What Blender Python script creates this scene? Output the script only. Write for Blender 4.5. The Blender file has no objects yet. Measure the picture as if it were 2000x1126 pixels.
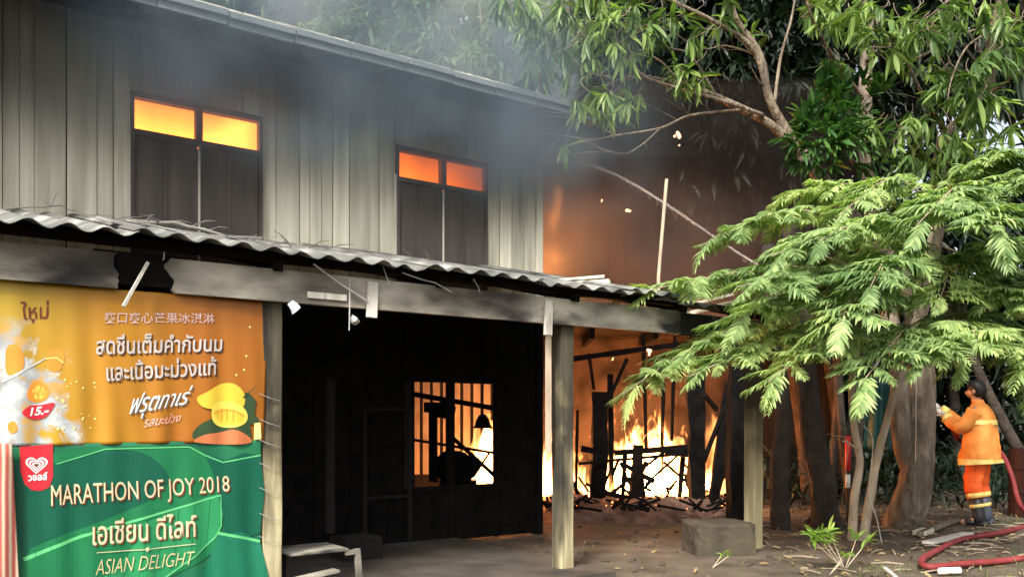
import bpy, bmesh, math, random
import numpy as np
from mathutils import Vector, Matrix, noise as mnoise, Euler

random.seed(11); rng = np.random.default_rng(11)
scene = bpy.context.scene
col = scene.collection
R = math.radians

# ------------------------------------------------------------------ camera, world, light, exposure
cam_d = bpy.data.cameras.new('camera'); cam = bpy.data.objects.new('camera', cam_d); col.objects.link(cam)
EYE = 1.30; F = 1700.0; HZ = 820.0
cam.location = (0, 0, EYE); cam.rotation_euler = (R(90), 0, 0)
cam_d.sensor_width = 36; cam_d.lens = 36 * F / 2000.0
cam_d.shift_y = (HZ - 563.0) / 2000.0
cam_d.clip_start = 0.05; cam_d.clip_end = 600
scene.camera = cam

SUN_EL, SUN_AZ_VEC = 42, Vector((-0.24, -0.68, 0))
world = bpy.data.worlds.new('World'); scene.world = world; world.use_nodes = True
wn = world.node_tree
sky = wn.nodes.new('ShaderNodeTexSky'); sky.sky_type = 'NISHITA'; sky.sun_disc = False
sky.sun_elevation = R(SUN_EL); sky.sun_rotation = math.atan2(SUN_AZ_VEC.x, SUN_AZ_VEC.y)
sky.air_density = 1.0; sky.dust_density = 5.0; sky.ozone_density = 0.6
hs = wn.nodes.new('ShaderNodeHueSaturation'); hs.inputs['Saturation'].default_value = .5
wn.links.new(sky.outputs[0], hs.inputs['Color']); wn.links.new(hs.outputs[0], wn.nodes['Background'].inputs[0])
wn.nodes['Background'].inputs[1].default_value = 0.15
sun_d = bpy.data.lights.new('sun', 'SUN'); sun = bpy.data.objects.new('sun', sun_d); col.objects.link(sun)
sun_d.energy = 3.0; sun_d.angle = R(12); sun_d.color = (1.0, 0.95, 0.86)
dv = SUN_AZ_VEC.normalized() * math.cos(R(SUN_EL)) + Vector((0, 0, math.sin(R(SUN_EL))))
sun.rotation_euler = dv.to_track_quat('Z', 'Y').to_euler(); sun.location = (-6, -8, 14)

scene.view_settings.view_transform = 'Standard'; scene.view_settings.look = 'None'
scene.view_settings.exposure = 1.15; scene.view_settings.gamma = 1.0
scene.view_settings.use_curve_mapping = False
scene.render.engine = 'CYCLES'
cy = scene.cycles
cy.max_bounces = 6; cy.transparent_max_bounces = 12; cy.volume_bounces = 1
cy.use_denoising = True; cy.sample_clamp_indirect = 6.0
cy.volume_step_rate = 1.0; cy.volume_max_steps = 160

# ------------------------------------------------------------------ frames of reference
# the house front runs along (0.816, 0.578); local x along it to the right, local y into the house
HO = Vector((2.5, 8.84, 0)); HROT = math.atan2(0.578, 0.816)
def hw(x, y, z): return Vector((HO.x + .816 * x - .578 * y, HO.y + .578 * x + .816 * y, z))
def hp(px, py, y):      # photo direction met with the house-parallel plane at depth y -> local x, z
    r = (px - 1000) / F
    x = (r * (HO.y + .816 * y) - HO.x + .578 * y) / (.816 - .578 * r)
    d = HO.y + .578 * x + .816 * y
    return x, EYE + (HZ - py) / F * d
def at(px, py, d): return Vector(((px - 1000) / F * d, d, EYE + (HZ - py) / F * d))
def gr(px, py, z=0.0):  # point on the ground
    d = (EYE - z) * F / (py - HZ); return Vector(((px - 1000) / F * d, d, z))

# ------------------------------------------------------------------ object helpers
def tag(o, label=None, cat=None, group=None, kind=None):
    if label: o['label'] = label
    if cat: o['category'] = cat
    if group: o['group'] = group
    if kind: o['kind'] = kind
    return o
def empty(name, loc=(0, 0, 0), rz=0.0, label=None, cat=None, group=None, parent=None):
    o = bpy.data.objects.new(name, None); col.objects.link(o); o.location = loc; o.rotation_euler = (0, 0, rz)
    o.empty_display_size = .1
    if parent: o.parent = parent
    return tag(o, label, cat, group)
def mesh_obj(name, me, mat, parent=None):
    if mat and not me.materials: me.materials.append(mat)
    o = bpy.data.objects.new(name, me); col.objects.link(o)
    if parent: o.parent = parent
    return o

class MB:
    def __init__(s): s.v = []; s.f = []
    def add(s, vs, fs):
        b = len(s.v); s.v += [tuple(v) for v in vs]; s.f += [tuple(i + b for i in f) for f in fs]; return s
    def box(s, x0, x1, y0, y1, z0, z1, M=None):
        vs = [Vector(p) for p in ((x0,y0,z0),(x1,y0,z0),(x1,y1,z0),(x0,y1,z0),(x0,y0,z1),(x1,y0,z1),(x1,y1,z1),(x0,y1,z1))]
        if M: vs = [M @ v for v in vs]
        return s.add(vs, [(0,3,2,1),(4,5,6,7),(0,1,5,4),(1,2,6,5),(2,3,7,6),(3,0,4,7)])
    def bar(s, a, b, w, h, jag=0.0, up=Vector((0,0,1))):
        a = Vector(a); b = Vector(b); d = (b - a); L = d.length; d.normalize()
        if abs(d.dot(up)) > .95: up = Vector((0,1,0))
        x = d.cross(up).normalized(); z = x.cross(d)
        n = max(1, int(L / .25)) if jag else 1
        vs = []; fs = []
        for i in range(n + 1):
            p = a + d * L * i / n
            for sx, sz in ((-1,-1),(1,-1),(1,1),(-1,1)):
                j = jag * w
                vs.append(p + x * (sx * w / 2 + random.uniform(-j, j)) + z * (sz * h / 2 + random.uniform(-j, j)))
        for i in range(n):
            for k in range(4):
                fs.append((i*4+k, i*4+(k+1) % 4, i*4+4+(k+1) % 4, i*4+4+k))
        fs += [(3,2,1,0), (n*4, n*4+1, n*4+2, n*4+3)]
        return s.add(vs, fs)
    def tube(s, pts, rad, n=8, cap=True, rough=0.0):
        pts = [Vector(p) for p in pts]
        if not hasattr(rad, '__len__'): rad = [rad] * len(pts)
        vs = []; fs = []; prev = None
        for i, p in enumerate(pts):
            d = (pts[min(i+1, len(pts)-1)] - pts[max(i-1, 0)])
            if d.length < 1e-7: d = Vector((0,0,1))
            d.normalize()
            if prev is None:
                x = d.orthogonal().normalized()
            else:
                x = prev - d * prev.dot(d)
                x = x.normalized() if x.length > 1e-5 else d.orthogonal().normalized()
            prev = x; y = d.cross(x)
            for k in range(n):
                a = 2 * math.pi * k / n; rr = rad[i] * (1 + random.uniform(-rough, rough))
                vs.append(p + (x * math.cos(a) + y * math.sin(a)) * rr)
        for i in range(len(pts) - 1):
            for k in range(n):
                fs.append((i*n+k, i*n+(k+1) % n, (i+1)*n+(k+1) % n, (i+1)*n+k))
        if cap:
            fs.append(tuple(range(n-1, -1, -1))); fs.append(tuple((len(pts)-1)*n + k for k in range(n)))
        return s.add(vs, fs)
    def ball(s, c, r, nu=8, nv=5, sc=(1,1,1), rough=0.0):
        c = Vector(c); vs = [c + Vector((0,0,-r*sc[2]))]; fs = []
        for j in range(1, nv):
            t = -math.pi/2 + math.pi * j / nv
            for i in range(nu):
                a = 2 * math.pi * i / nu; q = r * (1 + random.uniform(-rough, rough))
                vs.append(c + Vector((q*sc[0]*math.cos(t)*math.cos(a), q*sc[1]*math.cos(t)*math.sin(a), q*sc[2]*math.sin(t))))
        vs.append(c + Vector((0,0,r*sc[2]))); top = len(vs) - 1
        for i in range(nu): fs.append((0, 1+(i+1) % nu, 1+i)); fs.append((top, top-nu+i, top-nu+(i+1) % nu))
        for j in range(nv-2):
            for i in range(nu):
                a = 1+j*nu+i; b = 1+j*nu+(i+1) % nu; fs.append((a, b, b+nu, a+nu))
        return s.add(vs, fs)
    def loft(s, rings, cap=True):
        n = len(rings[0]); vs = [p for r in rings for p in r]; fs = []
        for i in range(len(rings)-1):
            for k in range(n): fs.append((i*n+k, i*n+(k+1) % n, (i+1)*n+(k+1) % n, (i+1)*n+k))
        if cap: fs.append(tuple(range(n-1,-1,-1))); fs.append(tuple((len(rings)-1)*n+k for k in range(n)))
        return s.add(vs, fs)
    def mesh(s, name, smooth=False, bevel=0.0):
        me = bpy.data.meshes.new(name); me.from_pydata(s.v, [], s.f)
        bm = bmesh.new(); bm.from_mesh(me); bmesh.ops.recalc_face_normals(bm, faces=bm.faces)
        if bevel: bmesh.ops.bevel(bm, geom=list(bm.edges), offset=bevel, segments=1, affect='EDGES', clamp_overlap=True)
        bm.to_mesh(me); bm.free()
        if smooth: me.polygons.foreach_set('use_smooth', [True] * len(me.polygons))
        me.update(); return me
    def build(s, name, mat, parent=None, smooth=False, bevel=0.0):
        return mesh_obj(name, s.mesh(name, smooth, bevel), mat, parent)

# ------------------------------------------------------------------ materials
def new_mat(name):
    m = bpy.data.materials.new(name); m.use_nodes = True; nt = m.node_tree
    return m, nt, nt.nodes['Principled BSDF'], nt.nodes, nt.links
def pm(name, cols, rough=.8, scale=6, stretch=(1,1,1), bump=.3, bscale=None, pos=None, detail=6, rnd=0.0, metal=0, spec=.3, dirt=None, bdist=.01):
    """noise-mixed procedural surface; rnd: brightness change per object; dirt: (colour, scale, threshold)"""
    m, nt, p, N, L = new_mat(name)
    tc = N.new('ShaderNodeTexCoord'); mp = N.new('ShaderNodeMapping'); mp.inputs['Scale'].default_value = stretch
    L.new(tc.outputs['Object'], mp.inputs[0])
    oi = N.new('ShaderNodeObjectInfo')
    va = N.new('ShaderNodeVectorMath'); va.operation = 'ADD'
    cx = N.new('ShaderNodeCombineXYZ'); ml = N.new('ShaderNodeMath'); ml.operation = 'MULTIPLY'; ml.inputs[1].default_value = 37.0 if rnd else 0
    L.new(oi.outputs['Random'], ml.inputs[0]); L.new(ml.outputs[0], cx.inputs[0]); L.new(ml.outputs[0], cx.inputs[2])
    L.new(mp.outputs[0], va.inputs[0]); L.new(cx.outputs[0], va.inputs[1])
    nz = N.new('ShaderNodeTexNoise'); nz.inputs['Scale'].default_value = scale; nz.inputs['Detail'].default_value = detail
    L.new(va.outputs[0], nz.inputs[0])
    rp = N.new('ShaderNodeValToRGB'); L.new(nz.outputs[0], rp.inputs[0])
    n = len(cols)
    while len(rp.color_ramp.elements) < n: rp.color_ramp.elements.new(.5)
    for i, c in enumerate(cols):
        e = rp.color_ramp.elements[i]; e.position = pos[i] if pos else .3 + .4 * i / max(1, n-1); e.color = (*c, 1)
    out = rp.outputs[0]
    if dirt:
        dc, ds, dt = dirt
        n2 = N.new('ShaderNodeTexNoise'); n2.inputs['Scale'].default_value = ds; n2.inputs['Detail'].default_value = 5
        L.new(va.outputs[0], n2.inputs[0])
        mr = N.new('ShaderNodeMapRange'); mr.inputs[1].default_value = dt; mr.inputs[2].default_value = dt + .12
        L.new(n2.outputs[0], mr.inputs[0])
        mx = N.new('ShaderNodeMix'); mx.data_type = 'RGBA'; L.new(mr.outputs[0], mx.inputs[0])
        L.new(out, mx.inputs[6]); mx.inputs[7].default_value = (*dc, 1); out = mx.outputs[2]
    if rnd:
        mr = N.new('ShaderNodeMapRange'); mr.inputs[3].default_value = 1 - rnd; mr.inputs[4].default_value = 1 + rnd
        L.new(oi.outputs['Random'], mr.inputs[0])
        sc = N.new('ShaderNodeVectorMath'); sc.operation = 'SCALE'; L.new(out, sc.inputs[0]); L.new(mr.outputs[0], sc.inputs['Scale']); out = sc.outputs[0]
    L.new(out, p.inputs['Base Color'])
    p.inputs['Roughness'].default_value = rough; p.inputs['Metallic'].default_value = metal
    p.inputs['Specular IOR Level'].default_value = spec
    if bump:
        nb = N.new('ShaderNodeTexNoise'); nb.inputs['Scale'].default_value = bscale or scale * 4; nb.inputs['Detail'].default_value = 6
        L.new(va.outputs[0], nb.inputs[0])
        b = N.new('ShaderNodeBump'); b.inputs['Strength'].default_value = bump; b.inputs['Distance'].default_value = bdist
        L.new(nb.outputs[0], b.inputs['Height']); L.new(b.outputs[0], p.inputs['Normal'])
    return m
def leaf_mat(name, c1, c2, c3, trans=.35, scale=1.5, rough=.42):
    m, nt, p, N, L = new_mat(name)
    tc = N.new('ShaderNodeTexCoord'); geo = N.new('ShaderNodeNewGeometry'); oi = N.new('ShaderNodeObjectInfo')
    nz = N.new('ShaderNodeTexNoise'); nz.inputs['Scale'].default_value = scale; nz.inputs['Detail'].default_value = 2
    L.new(geo.outputs['Position'], nz.inputs[0])
    ad = N.new('ShaderNodeMath'); ad.operation = 'MULTIPLY_ADD'; ad.inputs[1].default_value = .35; 
    ri = N.new('ShaderNodeMath'); ri.operation = 'ADD'
    L.new(geo.outputs['Random Per Island'], ri.inputs[0]); L.new(oi.outputs['Random'], ri.inputs[1])
    fr = N.new('ShaderNodeMath'); fr.operation = 'FRACT'; L.new(ri.outputs[0], fr.inputs[0])
    L.new(fr.outputs[0], ad.inputs[0]); 
    sb = N.new('ShaderNodeMath'); sb.operation = 'SUBTRACT'; sb.inputs[1].default_value = .17; L.new(nz.outputs[0], sb.inputs[0]); L.new(sb.outputs[0], ad.inputs[2])
    rp = N.new('ShaderNodeValToRGB'); L.new(ad.outputs[0], rp.inputs[0])
    rp.color_ramp.elements.new(.5)
    for e, c, q in zip(rp.color_ramp.elements, (c1, c2, c3), (.28, .5, .72)): e.position = q; e.color = (*c, 1)
    L.new(rp.outputs[0], p.inputs['Base Color']); p.inputs['Roughness'].default_value = rough; p.inputs['Specular IOR Level'].default_value = .35
    tr = N.new('ShaderNodeBsdfTranslucent'); ms = N.new('ShaderNodeMixShader'); ms.inputs[0].default_value = trans
    br = N.new('ShaderNodeVectorMath'); br.operation = 'MULTIPLY'; br.inputs[1].default_value = (1.35, 1.5, .6); L.new(rp.outputs[0], br.inputs[0])
    L.new(br.outputs[0], tr.inputs[0]); L.new(p.outputs[0], ms.inputs[1]); L.new(tr.outputs[0], ms.inputs[2])
    L.new(ms.outputs[0], N['Material Output'].inputs[0])
    return m
def flat(name, c, rough=.55, spec=.3, var=.12):
    return pm(name, [tuple(x * (1 - var) for x in c), tuple(min(1, x * (1 + var)) for x in c)], rough, 9, bump=.06, spec=spec, detail=3)

M = {}
M['dirt'] = pm('dirt', [(.040,.030,.022), (.080,.062,.044), (.125,.10,.072)], .95, 2.2, bump=.8, bscale=14, dirt=((.055,.045,.03), 1.1, .58), bdist=.03)
M['slab'] = pm('worn_concrete', [(.032,.027,.022), (.075,.065,.052)], .85, 3, bump=.4, bscale=20, dirt=((.03,.027,.024), 1.3, .55))
M['wall_wood'] = pm('weathered_plank', [(.38,.36,.275), (.54,.52,.415), (.65,.625,.51)], .85, 2.2, (4.5,4.5,.3), bump=.6, bscale=14, rnd=.20, dirt=((.20,.185,.15), .9, .60))
M['shutter'] = pm('dark_shutter', [(.050,.043,.038), (.085,.074,.066)], .6, 3, (3,3,.4), bump=.25, rnd=.12)
M['frame_light'] = pm('bleached_frame', [(.34,.33,.28), (.5,.48,.42)], .8, 5, (2,2,.4), bump=.3)
M['char_shade'] = pm('charred_shaded_wood', [(.003,.003,.003), (.009,.008,.0075)], 1.0, 7, spec=.08, bump=.9, bscale=22, bdist=.02)  # real charring, and shade under the canopy put into near-black boards
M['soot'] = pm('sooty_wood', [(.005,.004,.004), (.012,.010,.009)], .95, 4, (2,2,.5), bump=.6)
M['beam'] = pm('grey_timber', [(.055,.049,.040), (.18,.165,.135), (.38,.355,.29)], .85, 1.7, (.9,2,2.2), bump=.7, bscale=10, dirt=((.018,.018,.018), 1.3, .53), pos=[.34,.5,.66])
M['post'] = pm('post_timber', [(.14,.115,.065), (.28,.24,.14), (.42,.37,.225)], .85, 2.5, (3,3,.5), bump=.7, bscale=9, dirt=((.05,.045,.03), 1.2, .54))
M['sheet'] = pm('fibre_cement', [(.05,.051,.047), (.13,.133,.122), (.27,.275,.255)], .9, 3, bump=.5, bscale=20, rnd=.16, dirt=((.09,.09,.08), 2.2, .53))
M['sheet_dark'] = pm('smoked_sheet', [(.03,.03,.03), (.09,.088,.085)], .9, 4, bump=.6, rnd=.2)
M['fascia'] = pm('grey_fascia', [(.10,.115,.12), (.20,.22,.225)], .6, 4, (.6,2,2), bump=.3, rnd=.1)
M['board'] = pm('pale_board', [(.38,.35,.25), (.56,.52,.40)], .8, 3, (.5,3,3), bump=.3, rnd=.12)
M['batten'] = pm('bleached_batten', [(.36,.34,.29), (.58,.55,.48)], .85, 6, (2,2,.3), bump=.4, rnd=.1, dirt=((.12,.10,.08), 5, .62))
M['rear'] = pm('scorched_board', [(.007,.006,.0055), (.018,.014,.011)], .9, 1.2, (1,1,.3), bump=.5, bscale=6, rnd=.1)
M['metal'] = pm('dull_metal', [(.30,.30,.29), (.46,.46,.45)], .5, 8, bump=.1, metal=.3)
M['wire'] = flat('wire', (.32,.32,.30))
M['twig_grey'] = pm('grey_dead_twig', [(.07,.07,.06), (.18,.175,.155)], .9, 8, bump=.5)
M['bark'] = pm('grey_bark', [(.06,.046,.034), (.14,.11,.08), (.24,.20,.145)], .95, 9, (1,1,.28), bump=1, bscale=22, bdist=.06, dirt=((.10,.055,.028), 1.4, .56))
M['bark_dark'] = pm('dark_bark', [(.02,.016,.013), (.05,.038,.028)], .95, 6, bump=1, bscale=16, bdist=.03)
M['twig'] = pm('pale_twig', [(.17,.13,.095), (.30,.24,.17)], .85, 8, bump=.5)
M['stem'] = pm('sapling_stem', [(.28,.22,.16), (.50,.41,.30)], .85, 8, (1,1,.4), bump=.5)
M['leaf_feather'] = leaf_mat('feather_leaf', (.08,.145,.05), (.22,.32,.12), (.42,.51,.20), .40, 1.1, .5)
M['leaf_mango'] = leaf_mat('mango_leaf', (.035,.075,.02), (.085,.15,.038), (.18,.26,.065), .36, 1.2, .38)
M['leaf_dense'] = leaf_mat('glossy_leaf', (.012,.045,.012), (.03,.085,.02), (.07,.15,.035), .25, 2, .35)
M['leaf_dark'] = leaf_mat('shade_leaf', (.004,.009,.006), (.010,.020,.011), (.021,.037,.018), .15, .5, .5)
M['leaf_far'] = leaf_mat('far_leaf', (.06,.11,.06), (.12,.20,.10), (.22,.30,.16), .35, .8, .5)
M['leaf_lime'] = leaf_mat('young_leaf', (.12,.22,.04), (.20,.32,.06), (.30,.42,.10), .45, 4, .5)
M['leaf_dry'] = leaf_mat('dry_leaf', (.10,.06,.03), (.22,.15,.07), (.36,.28,.14), .2, 5, .7)
M['block'] = pm('mossy_concrete', [(.032,.027,.018), (.07,.058,.038)], .95, 4, bump=.7, bscale=18)
M['jacket'] = pm('orange_cloth', [(.42,.14,.03), (.62,.23,.05), (.74,.31,.08)], .8, 5, (1,1,.6), bump=1.0, bscale=8, spec=.15, bdist=.035)
M['trousers'] = pm('red_orange_cloth', [(.45,.05,.012), (.66,.10,.02), (.76,.14,.03)], .8, 6, bump=1.0, bscale=9, spec=.15, bdist=.03)
M['band'] = pm('yellow_band', [(.50,.36,.08), (.72,.58,.20)], .6, 9, bump=.5)
M['boot'] = flat('black_rubber', (.02,.02,.022), .4)
M['boot_grey'] = flat('blue_grey_rubber', (.05,.06,.08), .5)
M['skin'] = pm('skin', [(.30,.155,.09), (.38,.20,.12)], .55, 8, bump=.1)
M['hair'] = flat('black_hair', (.008,.007,.007), .5)
M['glove'] = flat('pale_glove', (.42,.40,.36), .8)
M['hose'] = pm('red_hose', [(.12,.014,.016), (.22,.035,.035)], .65, 6, bump=.3, bscale=40)
M['red'] = flat('red_plastic', (.62,.03,.03), .4)
M['white'] = flat('white_paint', (.75,.74,.70), .5)
M['maroon'] = flat('maroon_plastic', (.014,.003,.004), .6)
M['tarp'] = pm('teal_tarpaulin', [(.003,.022,.020), (.007,.045,.037)], .55, 2, bump=.8, bscale=5, bdist=.05)
M['teal'] = flat('teal_box', (.03,.10,.10), .6)
M['plastic_bag'] = flat('pale_plastic', (.62,.68,.70), .35)
M['ash'] = pm('ash_heap', [(.05,.028,.022), (.20,.12,.09)], .95, 6, bump=1, bscale=18, bdist=.04)
M['pink'] = flat('faded_pink', (.5,.25,.25))

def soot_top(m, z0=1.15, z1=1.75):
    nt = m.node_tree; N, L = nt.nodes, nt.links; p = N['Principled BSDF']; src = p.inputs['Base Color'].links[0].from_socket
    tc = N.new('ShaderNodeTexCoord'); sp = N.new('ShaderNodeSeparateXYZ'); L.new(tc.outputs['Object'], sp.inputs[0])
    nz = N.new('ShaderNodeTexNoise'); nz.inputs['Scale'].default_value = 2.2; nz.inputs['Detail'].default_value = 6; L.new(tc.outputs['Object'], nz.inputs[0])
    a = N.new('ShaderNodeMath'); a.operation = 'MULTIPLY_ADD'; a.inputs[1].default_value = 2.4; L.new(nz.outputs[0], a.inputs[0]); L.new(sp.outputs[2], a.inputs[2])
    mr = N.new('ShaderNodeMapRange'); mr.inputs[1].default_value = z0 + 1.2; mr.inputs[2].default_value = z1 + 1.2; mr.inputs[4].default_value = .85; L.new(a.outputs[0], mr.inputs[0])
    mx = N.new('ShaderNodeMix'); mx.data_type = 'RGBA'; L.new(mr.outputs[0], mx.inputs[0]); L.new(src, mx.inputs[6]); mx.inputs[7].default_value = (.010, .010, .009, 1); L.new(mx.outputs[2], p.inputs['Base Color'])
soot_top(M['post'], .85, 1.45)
def emis(name, c, s):
    m, nt, p, N, L = new_mat(name); e = N.new('ShaderNodeEmission'); e.inputs[0].default_value = (*c, 1); e.inputs[1].default_value = s
    L.new(e.outputs[0], N['Material Output'].inputs[0]); return m
M['ember'] = emis('ember', (1, .45, .20), 2.2)

def flame_mat(name, S, H, colr=(1, .33, .085), thr=.42, sc=2.2, base=0.0, fall=.9, step=.28, sharp=.10, cen=None, seed=0, warp=.25):
    """glowing gas: emission only, torn into upright tongues that thin out with height (object metres)"""
    m, nt, p, N, L = new_mat(name); N.remove(p)
    def math_(op, a=None, b=None, c=None):
        n = N.new('ShaderNodeMath'); n.operation = op
        for i, q in enumerate((a, b, c)):
            if q is None: continue
            if isinstance(q, (int, float)): n.inputs[i].default_value = q
            else: L.new(q, n.inputs[i])
        return n.outputs[0]
    tc = N.new('ShaderNodeTexCoord'); mp = N.new('ShaderNodeMapping'); mp.inputs['Scale'].default_value = (1, 1, .42); mp.inputs['Location'].default_value = (seed, 0, 0)
    L.new(tc.outputs['Object'], mp.inputs[0])
    nw = N.new('ShaderNodeTexNoise'); nw.inputs['Scale'].default_value = 2.6; nw.inputs['Detail'].default_value = 1; L.new(mp.outputs[0], nw.inputs[0])
    wa = N.new('ShaderNodeVectorMath'); wa.operation = 'MULTIPLY_ADD'; wa.inputs[1].default_value = (warp,)*3
    L.new(nw.outputs['Color'], wa.inputs[0]); L.new(mp.outputs[0], wa.inputs[2])
    nz = N.new('ShaderNodeTexNoise'); nz.inputs['Scale'].default_value = sc; nz.inputs['Detail'].default_value = 5; nz.inputs['Roughness'].default_value = .6; nz.inputs['Distortion'].default_value = .7
    L.new(wa.outputs[0], nz.inputs[0])
    sp = N.new('ShaderNodeSeparateXYZ'); L.new(tc.outputs['Object'], sp.inputs[0])
    h = math_('MULTIPLY', math_('SUBTRACT', sp.outputs[2], base), .38 * fall / H)
    v = math_('SUBTRACT', math_('SUBTRACT', nz.outputs[0], thr), h)
    if cen:   # thin out away from a horizontal centre line / point
        cx_, cy_, rx, ry = cen
        dx = math_('MULTIPLY', math_('SUBTRACT', sp.outputs[0], cx_), 1 / rx); dy = math_('MULTIPLY', math_('SUBTRACT', sp.outputs[1], cy_), 1 / ry)
        d2 = math_('ADD', math_('MULTIPLY', dx, dx), math_('MULTIPLY', dy, dy))
        v = math_('SUBTRACT', v, math_('MULTIPLY', d2, .22))
    mr = N.new('ShaderNodeMapRange'); mr.inputs[1].default_value = 0; mr.inputs[2].default_value = sharp; L.new(v, mr.inputs[0])
    q = math_('POWER', mr.outputs[0], 1.7)
    e = N.new('ShaderNodeEmission'); e.inputs[0].default_value = (*colr, 1); L.new(math_('MULTIPLY', q, S), e.inputs[1])
    L.new(e.outputs[0], N['Material Output'].inputs['Volume'])
    m.cycles.volume_step_rate = step
    return m
def smoke_mat(name, dens, colr, noise_sc=1.0, lo=.4, hi=.7, grad=None, emc=None, ems=0, aniso=.2, step=1.0, uniform=False, radial=None):
    """grad=(axis, v0, v1): density runs from 0 at v0 to 1 at v1 along that local axis"""
    m, nt, p, N, L = new_mat(name); N.remove(p)
    pv = N.new('ShaderNodeVolumePrincipled'); pv.inputs['Color'].default_value = (*colr, 1); pv.inputs['Anisotropy'].default_value = aniso
    if emc: pv.inputs['Emission Color'].default_value = (*emc, 1); pv.inputs['Emission Strength'].default_value = ems
    if uniform: pv.inputs['Density'].default_value = dens
    else:
        tc = N.new('ShaderNodeTexCoord'); nz = N.new('ShaderNodeTexNoise'); nz.inputs['Scale'].default_value = noise_sc; nz.inputs['Detail'].default_value = 2
        nz.inputs['Distortion'].default_value = .6
        L.new(tc.outputs['Object'], nz.inputs[0])
        mr = N.new('ShaderNodeMapRange'); mr.inputs[1].default_value = lo; mr.inputs[2].default_value = hi; mr.inputs[4].default_value = dens
        L.new(nz.outputs[0], mr.inputs[0]); out = mr.outputs[0]
        sp = N.new('ShaderNodeSeparateXYZ'); L.new(tc.outputs['Object'], sp.inputs[0])
        for g in (grad or []):
            ax, a, b = g
            g2 = N.new('ShaderNodeMapRange'); g2.interpolation_type = 'SMOOTHSTEP'; g2.inputs[1].default_value = a; g2.inputs[2].default_value = b
            L.new(sp.outputs[ax], g2.inputs[0]); mu = N.new('ShaderNodeMath'); mu.operation = 'MULTIPLY'; L.new(out, mu.inputs[0]); L.new(g2.outputs[0], mu.inputs[1]); out = mu.outputs[0]
        L.new(out, pv.inputs['Density'])
    L.new(pv.outputs[0], N['Material Output'].inputs['Volume'])
    m.cycles.volume_step_rate = step
    return m

# ================================================================== SETTING
def gz(x, y):
    return .030 * mnoise.noise(Vector((x * .9, y * .9, 0))) + .012 * mnoise.noise(Vector((x * 4, y * 4, 3)))
def build_ground():
    xs = sorted(set([-300, -120, -60, -30, -18] + [round(-12 + .16 * i, 3) for i in range(int(24 / .16) + 1)] + [18, 30, 60, 120, 300]))
    ys = sorted(set([-300, -120, -60, -25, -12, -6] + [round(-3 + .16 * i, 3) for i in range(int(24 / .16) + 1)] + [26, 34, 60, 120, 300]))
    v = [(x, y, gz(x, y)) for y in ys for x in xs]; nx = len(xs); f = []
    for j in range(len(ys) - 1):
        for i in range(nx - 1): f.append((j*nx+i, j*nx+i+1, (j+1)*nx+i+1, (j+1)*nx+i))
    me = bpy.data.meshes.new('ground'); me.from_pydata(v, [], f); me.polygons.foreach_set('use_smooth', [True]*len(f))
    tag(mesh_obj('ground', me, M['dirt']), kind='structure')
build_ground()
def house_root(name, label, cat, group=None): return empty(name, HO, HROT, label, cat, group)
slab_root = MB().box(-9.6, -2.25, -.35, 6.5, -.25, .045).build('floor', M['slab']); slab_root.location = HO; slab_root.rotation_euler = (0, 0, HROT); tag(slab_root, kind='structure')

# ================================================================== THE HOUSE
WY = 2.2                                   # the front wall's plane (local y)
house = house_root('timber_house', 'two storey grey timber house on fire behind the lean-to canopy', 'house')
UZ0, UZ1 = 2.55, 5.05
xc = hp(1058, 400, WY)[0]                  # right-hand corner
W1 = [hp(255, 400, WY)[0], hp(512, 400, WY)[0]]; W2 = [hp(774, 400, WY)[0], hp(952, 400, WY)[0]]
ZT, ZB = 4.07, 3.80                        # transom
def plank(x0, x1, z0, z1, y=WY, mat='wall_wood', name='plank', par=None, th=.022):
    m = MB(); yy = y + random.uniform(-.006, .006)
    m.box(x0 + random.choice((.001, .002, .006)), x1 - random.choice((.001, .003, .009)), yy, yy + th, z0, z1).build(name, M[mat], par or house, bevel=.003)
joints = [-9.6, -9.3, -9.05, -8.8, -8.55, -8.3, -8.07, -7.85, -7.6, -7.38]
joints += [hp(p, 400, WY)[0] for p in (-70, -30, 5, 38, 68, 131, 190, 221)] 
joints = [j for j in joints if j < W1[0] - .05] + [W1[0]]
def run(js, z0, z1):
    for a, b in zip(js[:-1], js[1:]): plank(a, b, z0 - random.uniform(0, .02), z1)
run(joints, UZ0, UZ1)
run([W1[0], W1[0] + .2, W1[0] + .42, W1[0] + .57, W1[0] + .8, W1[0] + .97, W1[1]], ZT + .055, UZ1)
mid = [W1[1]] + [hp(p, 400, WY)[0] for p in (540, 585, 605, 628, 650, 683, 742)] + [W2[0]]
run(mid, UZ0, UZ1)
run([W2[0], W2[0] + .22, W2[0] + .45, W2[0] + .66, W2[0] + .86, W2[1]], ZT + .055, UZ1)
run([W2[1], W2[1] + .17, W2[1] + .33, W2[1] + .50, xc - .09], UZ0, UZ1)
MB().box(xc - .085, xc, WY - .03, WY + .09, 2.62, UZ1).build('corner_post', M['wall_wood'], house, bevel=.004); MB().box(xc - .085, xc, WY - .03, WY + .09, .0, 2.617).build('corner_post', M['char_shade'], house, bevel=.004)  # lower half: shade under the canopy put into a near-black colour
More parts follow.
